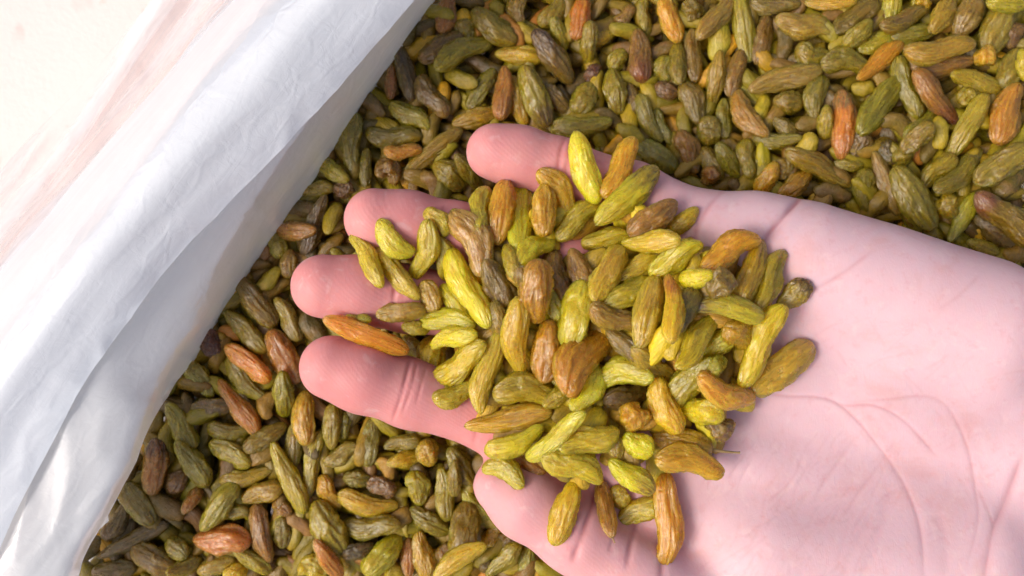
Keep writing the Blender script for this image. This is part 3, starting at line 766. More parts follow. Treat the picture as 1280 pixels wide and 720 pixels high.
def build_liner():
    root = bpy.data.objects.new("plastic_liner", None)
    root.location = (0, 0, 0)
    col.objects.link(root)
    tag(root, "crinkled white plastic liner folded over the rim beside the raisins", "plastic liner")
    # inner film: from under the raisins up to the rim; its lower part hangs free over the raisins
    bed = [(690, -160, -.02), (600, -60, -.02), (547, 0, -.02), (478, 100, -.02), (420, 190, -.02), (370, 270, -.02), (318, 345, -.018), (262, 425, -.008), (215, 485, 0.0087),
           (190, 530, 0.0223), (142, 628, 0.0267), (104, 694, 0.0273), (90, 730, 0.0273), (26, 860, 0.0273)]
    mid = [(676, -160, 0.0074), (588, -60, 0.0074), (538, 0, 0.0074), (466, 100, 0.0074), (402, 190, 0.0074), (345, 270, 0.0074), (292, 345, 0.0087), (238, 420, 0.0136), (196, 480, 0.0198),
           (164, 530, 0.0285), (118, 628, 0.0319), (80, 694, 0.0325), (64, 730, 0.0325), (3, 860, 0.0325)]
    rim = [(656, -160, 0.0217), (564, -60, 0.0217), (516, 0, 0.0217), (429, 100, 0.0217), (348, 190, 0.0223), (278, 275, 0.0229), (228, 333, 0.0236), (174, 396, 0.0254), (134, 450, 0.0285),
           (104, 500, 0.0298), (54, 615, 0.0316), (20, 690, 0.0322), (0, 730, 0.0322), (-68, 860, 0.0322)]
    back = [(640, -160, 0.0223), (548, -60, 0.0223), (500, 0, 0.0223), (412, 100, 0.0223), (330, 190, 0.0223), (255, 275, 0.0229), (202, 333, 0.0236), (142, 396, 0.0248), (104, 450, 0.0260),
            (76, 500, 0.0273), (28, 615, 0.0285), (-6, 690, 0.0291), (-26, 730, 0.0291), (-95, 860, 0.0291)]

    def fold_in(u, v, p):
        a = p[0] * .6 + p[1] * .8           # along the rim
        b = p[0] * .8 - p[1] * .6
        low = max(0., min(1., (u - .45) * 3))
        f = .0012 * nz(a * 14, b * 50, 1) + .0004 * rdg(nz(a * 16, b * 120, 4))
        f += low * (.0020 * nz(a * 30, b * 50, 9) + .0012 * rdg(nz(a * 40 + b * 30, b * 50, 2)))
        return f

    sheet("inner_film", [bed, mid, rim, back], 200, 60, M_WALLFILM, root, fold_in)
    # folded hem lying over the rim, its free edge towards the raisins
    e0 = [(652, -160, 0.0291), (566, -60, 0.0291), (517, 0, 0.0291), (424, 108, 0.0291), (325, 213, 0.0295), (268, 272, 0.0298), (232, 308, 0.0304), (196, 352, 0.0310), (150, 415, 0.0313), (104, 480, 0.0322),
          (70, 545, 0.0332), (20, 640, 0.0341), (-20, 730, 0.0344), (-90, 860, 0.0344)]
    e1 = [(606, -160, 0.0347), (520, -60, 0.0347), (468, 0, 0.0347), (374, 108, 0.0347), (276, 213, 0.0353), (222, 272, 0.0360), (190, 308, 0.0360), (155, 352, 0.0366), (108, 415, 0.0360), (62, 480, 0.0360),
          (26, 545, 0.0360), (-22, 640, 0.0366), (-62, 730, 0.0366), (-130, 860, 0.0366)]
    e2 = [(540, -160, 0.0397), (452, -60, 0.0397), (396, 0, 0.0397), (300, 108, 0.0397), (206, 213, 0.0397), (158, 272, 0.0397), (126, 308, 0.0397), (90, 352, 0.0397), (44, 415, 0.0397), (-2, 480, 0.0397),
          (-38, 545, 0.0397), (-84, 640, 0.0397), (-124, 730, 0.0397), (-190, 860, 0.0397)]
    e3 = [(p[0] - 60, p[1], .031) for p in e2]
    e4 = [(p[0] - 84, p[1], .008) for p in e2]
    e5 = [(p[0] - 100, p[1], -.055) for p in e2]
    e6 = [(p[0] - 135, p[1], -.069) for p in e2]
    e7 = [(p[0] - 205, p[1], -.070) for p in e2]

    def fold_out(u, v, p):
        a = p[0] * .6 + p[1] * .8
        b = p[0] * .8 - p[1] * .6
        k = min(1, v * 4)
        f = .0006 * nz(a * 40, b * 70, 3) + k * .0016 * nz(a * 7, b * 45, 1) + k * .0008 * rdg(nz(a * 6, b * 60, 6))
        f += (1 - k) * .0006 * rdg(nz(a * 60, b * 90, 8))
        return f

    sheet("folded_hem", [e0, e1, e2, e3, e4, e5], 220, 80, M_FLAP, root, fold_out)

    def fold_dr(u, v, p):
        a = p[0] * .6 + p[1] * .8
        b = p[0] * .8 - p[1] * .6
        return .0030 * nz(a * 8, b * 60, 1) + .0030 * rdg(nz(a * 6, b * 70, 6)) + .001 * nz(a * 40, b * 60, 2)

    e5b = [(p[0] - 90, p[1], -.048) for p in e2]
    sheet("loose_film", [e5b, e6, e7], 220, 70, M_LOOSE, root, fold_dr)
    # the film under the raisins
    mesh_obj("base_film", [at(-60, 900, -.027), at(1500, 900, -.027), at(1500, -180, -.027), at(640, -180, -.027), at(150, 420, -.027)][::1], [(0, 1, 2, 3, 4)], M_WALLFILM, root, smooth=False)
    return rim


RIM = build_liner()


# ------------------------------------------------------------------ the hand (left, palm up)
def build_hand():
    mm = .001
    h = .0008
    x0, x1 = at(335, 0, .02).x, at(1500, 0, .02).x
    y0, y1 = at(0, 900, .02).y, at(0, 120, .02).y
    z0, z1 = -.012, .062
    X = np.arange(x0, x1, h, dtype=np.float32)
    Y = np.arange(y0, y1, h, dtype=np.float32)
    Z = np.arange(z0, z1, h, dtype=np.float32)
    shape = (len(X), len(Y), len(Z))

    def capsule(p, q, ra, rb, flat=1.0):
        """SDF of a tapered capsule between pixel-points p and q, in its own box"""
        A = np.array(at(*p)); B = np.array(at(*q))
        d = B - A
        gx = X[:, None, None] - A[0]; gy = Y[None, :, None] - A[1]; gz = (Z[None, None, :] - A[2])
        t = np.clip((gx * d[0] + gy * d[1] + gz * d[2]) / float(d @ d), 0, 1).astype(np.float32)
        dx = gx - t * d[0]; dy = gy - t * d[1]; dz = (gz - t * d[2]) * flat
        return np.sqrt(dx * dx + dy * dy + dz * dz) - (ra + (rb - ra) * t).astype(np.float32)

    def smin(a, b, k):
        hh = np.clip(.5 + .5 * (b - a) / k, 0, 1)
        return b + (a - b) * hh - k * hh * (1 - hh)

    def chain(pts, k=.004):
        out = None
        for a, b in zip(pts[:-1], pts[1:]):
            c = capsule(a[:3], b[:3], a[3] * mm, b[3] * mm)
            out = c if out is None else smin(out, c, k)
        return out

    fingers = [
        # px, py, z, radius mm
        [(618, 190, .0215, 8.2), (650, 197, .0200, 8.5), (700, 211, .0185, 8.4), (790, 243, .0175, 9.0), (890, 292, .0200, 10.0)],
        [(468, 274, .0225, 8.8), (510, 281, .0205, 9.0), (570, 293, .0180, 8.8), (670, 316, .0150, 9.4), (800, 352, .0180, 10.5)],
        [(404, 358, .0240, 9.2), (450, 364, .0220, 9.4), (510, 374, .0190, 9.2), (630, 390, .0150, 9.8), (790, 415, .0180, 10.8)],
        [(414, 459, .0260, 9.0), (455, 472, .0250, 9.5), (512, 492, .0220, 9.3), (620, 522, .0180, 10.0), (790, 540, .0200, 11.0)],
    ]
    thumb = [(620, 607, .0260, 6.4), (655, 626, .0260, 9.6), (720, 668, .0250, 10.2), (800, 722, .0240, 11.5), (900, 770, .0230, 13.0)]
    F = None
    for c in fingers:
        s = chain(c)
        F = s if F is None else smin(F, s, .0012)
    # palm
    palm = capsule((880, 300, .0165), (1330, 520, .017), .0115, .0140)
    for p, q, ra, rb in (((800, 365, .0145), (1330, 560, .017), .0115, .0140),
                         ((790, 430, .0145), (1340, 610, .017), .0115, .0140),
                         ((790, 540, .0165), (1350, 660, .017), .0120, .0150),
                         ((1100, 480, .0150), (1350, 600, .0150), .0150, .0150)):
        palm = smin(palm, capsule(p, q, ra, rb), .010)
    hyp = capsule((1010, 324, .0210), (1222, 408, .0235), .0166, .0200)          # pad below the little finger
    palm = smin(palm, hyp, .010)
    pad = capsule((938, 299, .0185), (850, 470, .0165), .0136, .0120)            # pads under the finger bases
    palm = smin(palm, pad, .009)
    thn = capsule((960, 690, .0200), (1200, 690, .0205), .0195, .0200)           # ball of the thumb
    palm = smin(palm, thn, .011)
    arm = capsule((1290, 580, .0150), (1560, 660, .0150), .0210, .0240, 1.1)
    palm = smin(palm, arm, .012)
    T = chain(thumb, .005)
    palm = smin(palm, capsule((750, 596, .0150), (890, 640, .0170), .0105, .0120), .008)     # web of the thumb
    D = smin(palm, F, .006)
    D = smin(D, T, .007)
    D = D.astype(np.float32)

    # surface nets
    s = D < 0
    c = [s[i:shape[0] - 1 + i, j:shape[1] - 1 + j, k:shape[2] - 1 + k] for i in (0, 1) for j in (0, 1) for k in (0, 1)]
    n_in = sum(a.astype(np.int8) for a in c)
    act = (n_in > 0) & (n_in < 8)
    ijk = np.argwhere(act)
    acc = np.zeros((len(ijk), 3), np.float32)
    cnt = np.zeros(len(ijk), np.float32)
    corners = [(i, j, k) for i in (0, 1) for j in (0, 1) for k in (0, 1)]
    vals = {cr: D[ijk[:, 0] + cr[0], ijk[:, 1] + cr[1], ijk[:, 2] + cr[2]] for cr in corners}
    for a in corners:
        for ax in range(3):
            if a[ax] == 0:
                b = list(a); b[ax] = 1; b = tuple(b)
                va, vb = vals[a], vals[b]
                m = (va < 0) != (vb < 0)
                t = np.where(m, va / np.where(m, va - vb, 1), 0)
                p = np.zeros((len(ijk), 3), np.float32) + np.array(a, np.float32)
                p[:, ax] += t
                acc[m] += p[m]
                cnt[m] += 1
    loc = acc / cnt[:, None]
    V = (ijk + loc) * h + np.array([x0, y0, z0])
    vid = -np.ones(act.shape, np.int64)
    vid[act] = np.arange(len(ijk))
    quads = []
    for ax in range(3):
        o1, o2 = [(1, 2), (2, 0), (0, 1)][ax]
        sl0 = [slice(None)] * 3; sl1 = [slice(None)] * 3
        sl0[ax] = slice(0, -1); sl1[ax] = slice(1, None)
        e = np.argwhere(s[tuple(sl0)] != s[tuple(sl1)])
        ok = (e[:, o1] > 0) & (e[:, o2] > 0) & (e[:, o1] < act.shape[o1]) & (e[:, o2] < act.shape[o2])
        e = e[ok]
        flip = s[tuple(e.T)]
        q = []
        for d1, d2 in ((0, 0), (-1, 0), (-1, -1), (0, -1)):
            cc = e.copy(); cc[:, o1] += d1; cc[:, o2] += d2
            q.append(vid[tuple(cc.T)])
        q = np.stack(q, 1)
        q[~flip] = q[~flip][:, ::-1]
        quads.append(q)
    Q = np.concatenate(quads)
    Q = Q[(Q >= 0).all(1)]
    # two rounds of smoothing remove the grid's stepping
    E = np.concatenate([Q[:, [0, 1]], Q[:, [1, 2]], Q[:, [2, 3]], Q[:, [3, 0]]])
    deg = np.zeros(len(V)); np.add.at(deg, E[:, 0], 1); np.add.at(deg, E[:, 1], 1)
    for _ in range(4):
        S = np.zeros_like(V)
        np.add.at(S, E[:, 0], V[E[:, 1]]); np.add.at(S, E[:, 1], V[E[:, 0]])
        V = .4 * V + .6 * S / deg[:, None]
    # one linear subdivision so that fine creases have vertices of their own
    ed = np.sort(E, 1)
    ue, inv = np.unique(ed[:, 0].astype(np.int64) * len(V) + ed[:, 1], return_inverse=True)
    ea, eb = ue // len(V), ue % len(V)
    nV, nE, nQ = len(V), len(ue), len(Q)
    ei = inv.reshape(4, nQ).T + nV
    fi = np.arange(nQ) + nV + nE
    V = np.concatenate([V, (V[ea] + V[eb]) / 2, V[Q].mean(1)])
    Q = np.concatenate([np.stack([Q[:, k], ei[:, k], fi, ei[:, (k + 3) % 4]], 1) for k in range(4)])
    E = np.concatenate([Q[:, [0, 1]], Q[:, [1, 2]], Q[:, [2, 3]], Q[:, [3, 0]]])
    deg = np.zeros(len(V)); np.add.at(deg, E[:, 0], 1); np.add.at(deg, E[:, 1], 1)
    for _ in range(3):
        S = np.zeros_like(V)
        np.add.at(S, E[:, 0], V[E[:, 1]]); np.add.at(S, E[:, 1], V[E[:, 0]])
        V = .4 * V + .6 * S / deg[:, None]
    print("hand verts", len(V))
    # creases and skin folds, cut into the palm side
    px = 640 + V[:, 0] * FOC / (CAM_H - V[:, 2])
    py = 360 - V[:, 1] * FOC / (CAM_H - V[:, 2])
    top = np.zeros(len(V)); np.add.at(top, E[:, 0], V[E[:, 0], 2] - V[E[:, 1], 2]); 
    up = (V[:, 2] > .012).astype(float)
    disp = np.zeros(len(V)); crz = np.zeros(len(V))

    def crease(pts, depth, w, red=1., soft=0.):
        P = spline([(a[0], a[1], 0) for a in pts], 10 * len(pts))[:, :2]
        d = np.full(len(V), 1e9); tt = np.zeros(len(V))
        near = (px > P[:, 0].min() - 30) & (px < P[:, 0].max() + 30) & (py > P[:, 1].min() - 30) & (py < P[:, 1].max() + 30) & (up > 0)
        ii = np.where(near)[0]
        q = np.stack([px[ii], py[ii]], 1)
        dd = np.full(len(ii), 1e9); tb = np.zeros(len(ii))
        n = len(P) - 1
        for k in range(n):
            a, b = P[k], P[k + 1]
            ab = b - a
            t = np.clip(((q - a) @ ab) / max(ab @ ab, 1e-9), 0, 1)
            dk = np.hypot(*(q - a - t[:, None] * ab).T)
            m = dk < dd
            dd[m] = dk[m]; tb[m] = (k + t[m]) / n
        fade = np.clip(np.minimum(tb, 1 - tb) * 6 + .15, 0, 1)
        g = np.exp(-(dd / w) ** 2) * fade
        var = .7 + .3 * np.sin(tb * 11 + depth * 90) * np.sin(tb * 5 + w)
        disp[ii] -= depth * mm * g * var * .42
        crz[ii] = np.maximum(crz[ii], red * np.exp(-(dd / (w * .8)) ** 2) * fade * (.3 + .7 * var))
        if soft:
            disp[ii] += .5 * soft * mm * np.exp(-((dd - 3.2 * w) / (2.0 * w)) ** 2) * fade

    crease([(1010, 238), (990, 258), (976, 275), (962, 292), (948, 318), (936, 360)], 2.2, 3.6, 1., .3)       # heart line
    crease([(1006, 240), (984, 268), (962, 298)], .8, 8, .25)
    crease([(908, 236), (888, 256), (872, 284), (866, 310)], .7, 3.6, .6, .2)
    crease([(1012, 364), (1030, 356), (1050, 344), (1072, 328), (1090, 314)], .35, 3, .45, .1)
    crease([(1173, 387), (1200, 368), (1226, 342)], .2, 3, .25)
    crease([(900, 484), (940, 488), (981, 495), (1035, 499), (1068, 522), (1097, 557), (1127, 599), (1147, 645), (1154, 687), (1155, 730)], .5, 2.3, .5, .06)
    crease([(1097, 557), (1127, 599), (1147, 645), (1154, 687), (1155, 730)], .4, 8, .1)
    crease([(1040, 500), (1056, 507), (1093, 507), (1127, 524), (1152, 549), (1172, 572)], .35, 2.3, .55, .07)
    crease([(1060, 503), (1110, 499), (1145, 495), (1172, 499), (1192, 520), (1210, 562), (1220, 616), (1222, 653), (1208, 710)], .32, 2.3, .4, .05)
    crease([(1222, 610), (1234, 636), (1244, 660)], .25, 2.2, .4)
    crease([(1280, 566), (1260, 620), (1241, 666), (1231, 725)], .9, 7, .55, .1)
    crease([(1280, 566), (1260, 620), (1241, 666), (1231, 725)], .4, 2.5, .6)
    crease([(1172, 640), (1180, 670), (1184, 720)], .5, 8, .1)
    crease([(1116, 610), (1100, 660), (1074, 730)], .5, 9, .1)
    crease([(1090, 640), (1070, 680), (1050, 730)], .3, 7, .1)
    crease([(1070, 545), (1046, 580), (1018, 620)], .35, 3.4, .3)
    crease([(1102, 578), (1076, 612), (1054, 645)], .35, 3.4, .3)
    crease([(1004, 566), (990, 600), (960, 626)], .25, 2.6, .3)
    crease([(1030, 440), (1100, 410), (1180, 396)], .2, 5, .1)
    crease([(514, 446), (508, 470), (500, 500), (489, 530)], 1.2, 2.6, .55)
    crease([(522, 450), (514, 486), (503, 516)], .8, 2.2, .35)
    crease([(534, 456), (527, 480), (520, 505)], .6, 2.0, .25)
    crease([(498, 346), (492, 372), (494, 400)], 1.2, 2.8, .5)
    crease([(508, 350), (502, 376)], .3, 2.2, .3)
    crease([(556, 256), (548, 284), (546, 316)], 1.2, 2.8, .5)
    crease([(612, 488), (602, 520), (590, 560)], .7, 4, .5)
    crease([(710, 166), (702, 186), (697, 214)], 1.1, 3, .5)
    crease([(718, 168), (712, 190), (706, 222)], .7, 2.6, .2)
    crease([(748, 610), (734, 652), (715, 704)], 2.2, 4.4, .9, .2)
    crease([(800, 640), (792, 668), (783, 712)], 1.4, 4.2, .5, .15)
    crease([(770, 660), (762, 690)], .8, 3.2, .4)
    crease([(836, 640), (830, 680), (828, 730)], 1.6, 5, .4, .1)
    r = random.Random(3)
    for k in range(150):                                           # fine slanting wrinkles on the ball of the thumb
        cx = r.uniform(870, 1120); cy = r.uniform(545, 725)
        if cx + (cy - 545) * .35 > 1150: continue
        L = r.uniform(12, 52); a = R(r.gauss(126, 9))
        dx, dy = math.cos(a) * L / 2, math.sin(a) * L / 2
        crease([(cx - dx, cy - dy), (cx + r.uniform(-3, 3), cy + r.uniform(-3, 3)), (cx + dx, cy + dy)], r.uniform(.06, .22), r.uniform(1.5, 2.5), r.uniform(.04, .2))
    for k in range(60):                                            # faint lines over the hollow of the palm
        cx = r.uniform(960, 1280); cy = r.uniform(400, 700)
        L = r.uniform(12, 45); a = R(r.choice((r.gauss(60, 12), r.gauss(150, 15))))
        dx, dy = math.cos(a) * L / 2, math.sin(a) * L / 2
        crease([(cx - dx, cy - dy), (cx + r.uniform(-3, 3), cy + r.uniform(-3, 3)), (cx + dx, cy + dy)], r.uniform(.04, .12), r.uniform(1.5, 2.5), r.uniform(.05, .22))
    # normals for the displacement
    fn = np.cross(V[Q[:, 2]] - V[Q[:, 0]], V[Q[:, 3]] - V[Q[:, 1]])
    N = np.zeros_like(V)
    for k in range(4):
        np.add.at(N, Q[:, k], fn)
    N /= np.linalg.norm(N, axis=1)[:, None] + 1e-12
    soft_n = np.array([noise.noise(Vector((float(a[0]) * 60, float(a[1]) * 60, float(a[2]) * 60))) for a in V])
    V = V + N * (disp * np.clip(N[:, 2] * 1.5, 0, 1) + .0003 * soft_n)[:, None]
    o = mesh_obj("hand", V, Q, M_SKIN)
    tag(o, "open left hand lying palm up on the bed, holding a heap of raisins", "hand")
    me = o.data
    fl = np.clip((940 - px) / 240, 0, 1)
    fl = fl * fl * (3 - 2 * fl)
    th = np.clip((py - 560 - (px - 600) * -.05) / 40, 0, 1) * np.clip((900 - px) / 60, 0, 1)
    fl = fl * (1 - .35 * th)
    a = me.attributes.new("flush", 'FLOAT', 'POINT'); a.data.foreach_set("value", fl.astype(np.float32))
    a = me.attributes.new("crease", 'FLOAT', 'POINT'); a.data.foreach_set("value", crz.astype(np.float32))
    # height map of the upper surface, for laying raisins on the palm
    anyin = s.any(2)
    last = shape[2] - 1 - np.argmax(s[:, :, ::-1], axis=2)
    hm = np.where(anyin, z0 + (last + .5) * h, -1)
    return X, Y, hm


HX, HY, HHM = build_hand()


# ------------------------------------------------------------------ raisins
def raisin_verts(seed, nu, nv, bend, lump, taper, flat):
    """a wrinkled dried berry along x, length 1, width 1 (y), height 1 (z); later scaled"""
    r = random.Random(seed)
    ox = Vector((r.uniform(0, 50), r.uniform(0, 50), r.uniform(0, 50)))
    V = np.zeros((nu * nv + 2, 3)); ridge = np.zeros(nu * nv + 2)
    w = .40
    ph = r.uniform(0, 6.28)
    kink = r.uniform(-1, 1) * .05
    for i in range(nu):
        u = (i + .6) / (nu + .2)
        th = math.pi * u
        x = -.5 * math.cos(th)
        e = math.sin(th)
        prof = (abs(e) ** (.86 if lump < 1.3 else .6)) * (1 + taper * (x * 1.1)) * (1 - .04 * math.cos(2 * math.pi * x * 1.2 + ph) * lump)
        cy = bend * (.25 - x * x) * .75 + kink * math.sin(x * 7 + ph)
        cz = .03 * math.sin(x * 5 + ph * 2)
        for j in range(nv):
            a = 2 * math.pi * j / nv
            ca, sa = math.cos(a), math.sin(a)
            q = Vector((x * 2.2, ca * .9, sa * .9))
            big = noise.noise(q * 1.3 + ox)
            f1 = noise.noise(Vector((x * 1.7, ca * 2.9, sa * 2.9)) + ox * 1.7 + Vector((big, big, 0)))
            f2 = noise.noise(Vector((x * 3.4, ca * 5.4, sa * 5.4)) + ox * 2.3 + Vector((f1, 0, f1)) * .6)
            f3 = noise.noise(Vector((x * 9, ca * 9, sa * 9)) + ox * 3.1)
            r1 = 1 - min(1, abs(f1) * 3.0)
            r2 = 1 - min(1, abs(f2) * 3.0)
            rad = .5 * w * prof * (1 + .30 * big * lump + .16 * (r1 - .4) + .11 * (r2 - .4) + .015 * f3)
            k = i * nv + j
            V[k] = (x + .02 * f1, cy + ca * rad, cz + sa * rad * flat)
            ridge[k] = .62 * r1 + .38 * r2
    V[-2] = (-.502, bend * 0 + kink * math.sin(-3.5 + ph), 0)
    V[-1] = (.502, kink * math.sin(3.5 + ph), 0)
    F = []
    for i in range(nu - 1):
        for j in range(nv):
            j2 = (j + 1) % nv
            F.append((i * nv + j, i * nv + j2, (i + 1) * nv + j2, (i + 1) * nv + j))
    caps = [((nu * nv), (j + 1) % nv, j) for j in range(nv)] + [(nu * nv + 1, (nu - 1) * nv + j, (nu - 1) * nv + (j + 1) % nv) for j in range(nv)]
    F4 = F + [(a, b, c, c) for a, b, c in caps]
    # scale so that width and height are 1
    wy = V[:, 1].max() - V[:, 1].min()
    return V, np.array(F), np.array(caps), ridge, w


def raisin_mesh(name, *a, mat=None):
    V, F, C, ridge, w = raisin_verts(*a)
    me = bpy.data.meshes.new(name)
    me.from_pydata([tuple(v) for v in V], [], [tuple(int(i) for i in f) for f in F] + [tuple(int(i) for i in f) for f in C])
    me.polygons.foreach_set("use_smooth", np.ones(len(me.polygons), dtype=bool))
    at_ = me.attributes.new("ridge", 'FLOAT', 'POINT'); at_.data.foreach_set("value", ridge.astype(np.float32))
    at_ = me.attributes.new("loc", 'FLOAT_VECTOR', 'POINT'); at_.data.foreach_set("vector", V.astype(np.float32).ravel())
    me.materials.append(mat)
    me.update()
    return me


NU, NV = 60, 56
STRAIGHT = [raisin_mesh("raisin", 100 + k, NU, NV, (k % 3 - 1) * .10, .7 + .3 * (k % 2), (-.35, .1, .35)[k % 3], .76, mat=M_RAISIN) for k in range(14)]
LUMPY = [raisin_mesh("raisin", 200 + k, NU, NV, 0, 1.6, .2 * (k - 1), .9, mat=M_RAISIN) for k in range(4)]
BENT = [raisin_mesh("raisin", 300 + k, NU, NV, .5, .7, (-.2, 0, .2)[k % 3], .85, mat=M_RAISIN) for k in range(4)]
BENT_R = [raisin_mesh("raisin", 320 + k, NU, NV, -.5, .7, (-.2, 0, .2)[k % 3], .85, mat=M_RAISIN) for k in range(5)]
ARC = [raisin_mesh("raisin", 340 + k, NU, NV, .25, 1.0, (-.2, 0, .2)[k % 3], .85, mat=M_RAISIN) for k in range(4)]
ARC_R = [raisin_mesh("raisin", 360 + k, NU, NV, -.25, 1.0, (-.2, 0, .2)[k % 3], .85, mat=M_RAISIN) for k in range(4)]

PAL = {  # base colour (sRGB), blotch amount
    'Y': ((196, 180, 32), .25), 'Yb': ((220, 186, 30), .10), 'Yo': ((184, 168, 32), .35), 'Yg': ((224, 184, 34), .12), 'Yp': ((192, 180, 40), .35), 'Ya': ((233, 173, 29), .3),
    'O': ((160, 144, 28), .45), 'Oy': ((186, 168, 28), .35), 'Ob': ((158, 142, 28), .45), 'Or': ((158, 132, 30), .4), 'Og': ((166, 144, 40), .5),
    'G': ((157, 141, 27), .25), 'Gd': ((133, 121, 26), .3), 'Go': ((168, 148, 32), .3),
    'B': ((142, 114, 36), .7), 'Bo': ((153, 127, 33), .6), 'Bd': ((143, 117, 35), .7), 'Bd2': ((111, 88, 31), .7), 'Bc': ((152, 114, 38), .6), 'Bg': ((162, 134, 45), .6), 'Ba': ((174, 127, 39), .4),
    'P': ((144, 108, 47), .9), 'Pd': ((103, 67, 36), .9),
    'R': ((212, 135, 30), .15), 'Ra': ((212, 149, 32), .2), 'A': ((240, 184, 33), .3), 'Ab': ((214, 158, 31), .5), 'Ao': ((204, 167, 30), .4), 'Aw': ((234, 176, 38), .4), 'Ag': ((213, 173, 43), .35), 'Ay': ((237, 181, 24), .1),
    'C': ((170, 118, 40), .4), 'Ca': ((196, 136, 42), .3), 'Cg': ((194, 124, 42), .3), 'Cr': ((202, 128, 50), .25),
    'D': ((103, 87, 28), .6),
}
TIPS = {   # start of the label -> which end differs, its colour
    "slender golden raisin with a reddish": ('near', (168, 92, 52)), "small green raisin with a blackish": ('far', (64, 46, 40)), "lime raisin with a purple end": ('near', (112, 84, 72)),
    "wrinkled copper-orange raisin with a grey": ('near', (118, 108, 62)), "brown-olive raisin with a dark purple end": ('near', (76, 50, 48)), "brown raisin with a reddish lower": ('far', (146, 84, 54)),
    "brown raisin with a reddish-purple": ('far', (136, 78, 60)), "big olive raisin with a red tip": ('near', (140, 80, 62)), "yellow raisin fading to brown": ('far', (122, 86, 50)),
    "olive-gold knobbly raisin": ('far', (84, 64, 34)), "glinting yellow raisin with a brown": ('far', (124, 90, 54)), "rusty raisin with a dark end": ('near', (64, 44, 40)), "broad grey-brown raisin with a yellowish": ('far', (164, 144, 54)),
}


class HMap:
    def __init__(self, x0, x1, y0, y1, h, z):
        self.h = h
        self.x = np.arange(x0, x1, h); self.y = np.arange(y0, y1, h)
        self.z = np.full((len(self.x), len(self.y)), z, float)

    def window(self, cx, cy, r):
        i0 = max(0, int((cx - r - self.x[0]) / self.h)); i1 = min(len(self.x), int((cx + r - self.x[0]) / self.h) + 2)
        j0 = max(0, int((cy - r - self.y[0]) / self.h)); j1 = min(len(self.y), int((cy + r - self.y[0]) / self.h) + 2)
        return slice(i0, i1), slice(j0, j1)

    def drop(self, cx, cy, dx, dy, L, W, T, qt, sink, maxtilt):
        """rest a berry (axis dx,dy) on the map; returns heights of its two ends"""
        si, sj = self.window(cx, cy, L * .55)
        gx = self.x[si][:, None] - cx; gy = self.y[sj][None, :] - cy
        s = (gx * dx + gy * dy) / (L / 2); n = (-gx * dy + gy * dx) / (W / 2)
        rr = s * s + n * n
        inn = rr < .85
        if not inn.any():
            return None
        low = -T / 2 * np.sqrt(np.clip(1 - rr, 0, 1))
        need = self.z[si, sj] - low
        za = np.quantile(need[inn & (s < 0)], qt) if (inn & (s < 0)).any() else 0
        zb = np.quantile(need[inn & (s >= 0)], qt) if (inn & (s >= 0)).any() else 0
        za, zb = za - sink, zb - sink
        m = (za + zb) / 2; d = max(-maxtilt * L, min(maxtilt * L, (zb - za)))
        za, zb = m - d, m + d
        topz = m + d * s + T / 2 * np.sqrt(np.clip(1 - rr, 0, 1))
        ok = rr < 1
        z = self.z[si, sj]
        z[ok] = np.maximum(z[ok], topz[ok])
        return za, zb


def bed_z(x, y):
    """the raisins are heaped a little towards the frame's right and lower left"""
    z = .010 * math.exp(-((x - .15) ** 2 + (y - .02) ** 2) / .0045)
    z += .004 * math.exp(-((x + .10) ** 2 + (y + .07) ** 2) / .003)
    z -= .006 * math.exp(-((x - .03) ** 2 + (y - .08) ** 2) / .003)
    return z


bedmap = HMap(-.19, .19, -.12, .12, .0006, 0.)
for a_, x_ in enumerate(bedmap.x):
    for b_, y_ in enumerate(bedmap.y):
        bedmap.z[a_, b_] = bed_z(x_, y_) - .0045
pilemap = HMap(-.08, .10, -.09, .06, .0005, -1.)
ix = np.clip(np.searchsorted(HX, pilemap.x), 0, len(HX) - 1)
iy = np.clip(np.searchsorted(HY, pilemap.y), 0, len(HY) - 1)
pilemap.z = np.maximum(HHM[np.ix_(ix, iy)], .006)

WID = 1.0       # berries are a little fatter than their traced cores
STUFF = []       # verts, faces, tint, ridge, loc of every raisin too small or deep to single out


def choose(asp, c, r):
    if c > .35: return r.choice(BENT)
    if c < -.35: return r.choice(BENT_R)
    if c > .18: return r.choice(ARC)
    if c < -.18: return r.choice(ARC_R)
    if asp < 1.12: return r.choice(LUMPY)
    return r.choice(STRAIGHT)


def frame(p, q, roll):
    X_ = (q - p).normalized()
    Y_ = Vector((0, 0, 1)).cross(X_).normalized()
    Z_ = X_.cross(Y_)
    Y2 = Y_ * math.cos(roll) + Z_ * math.sin(roll)
    Z2 = X_.cross(Y2)
    return X_, Y2, Z2


def tint_of(code, r, dull=.80):  # dull scales the base colour; low values paint shade into bed and fill
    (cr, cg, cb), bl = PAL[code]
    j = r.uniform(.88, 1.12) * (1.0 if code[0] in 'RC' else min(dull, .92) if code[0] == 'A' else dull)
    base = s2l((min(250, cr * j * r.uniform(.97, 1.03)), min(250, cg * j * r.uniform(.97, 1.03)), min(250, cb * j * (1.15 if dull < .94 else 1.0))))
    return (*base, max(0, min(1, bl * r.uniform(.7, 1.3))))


def low_meshes():
    out = []
    for k in range(12):
        V, F, C, ridge, w = raisin_verts(500 + k, 16, 14, (k % 5 - 2) * .16, 1.0, (-.2, 0, .2)[k % 3], .82)
        F4 = np.concatenate([F, np.concatenate([C, C[:, 2:]], 1)])
        out.append((V, F, C, ridge))
    return out


LOW = low_meshes()


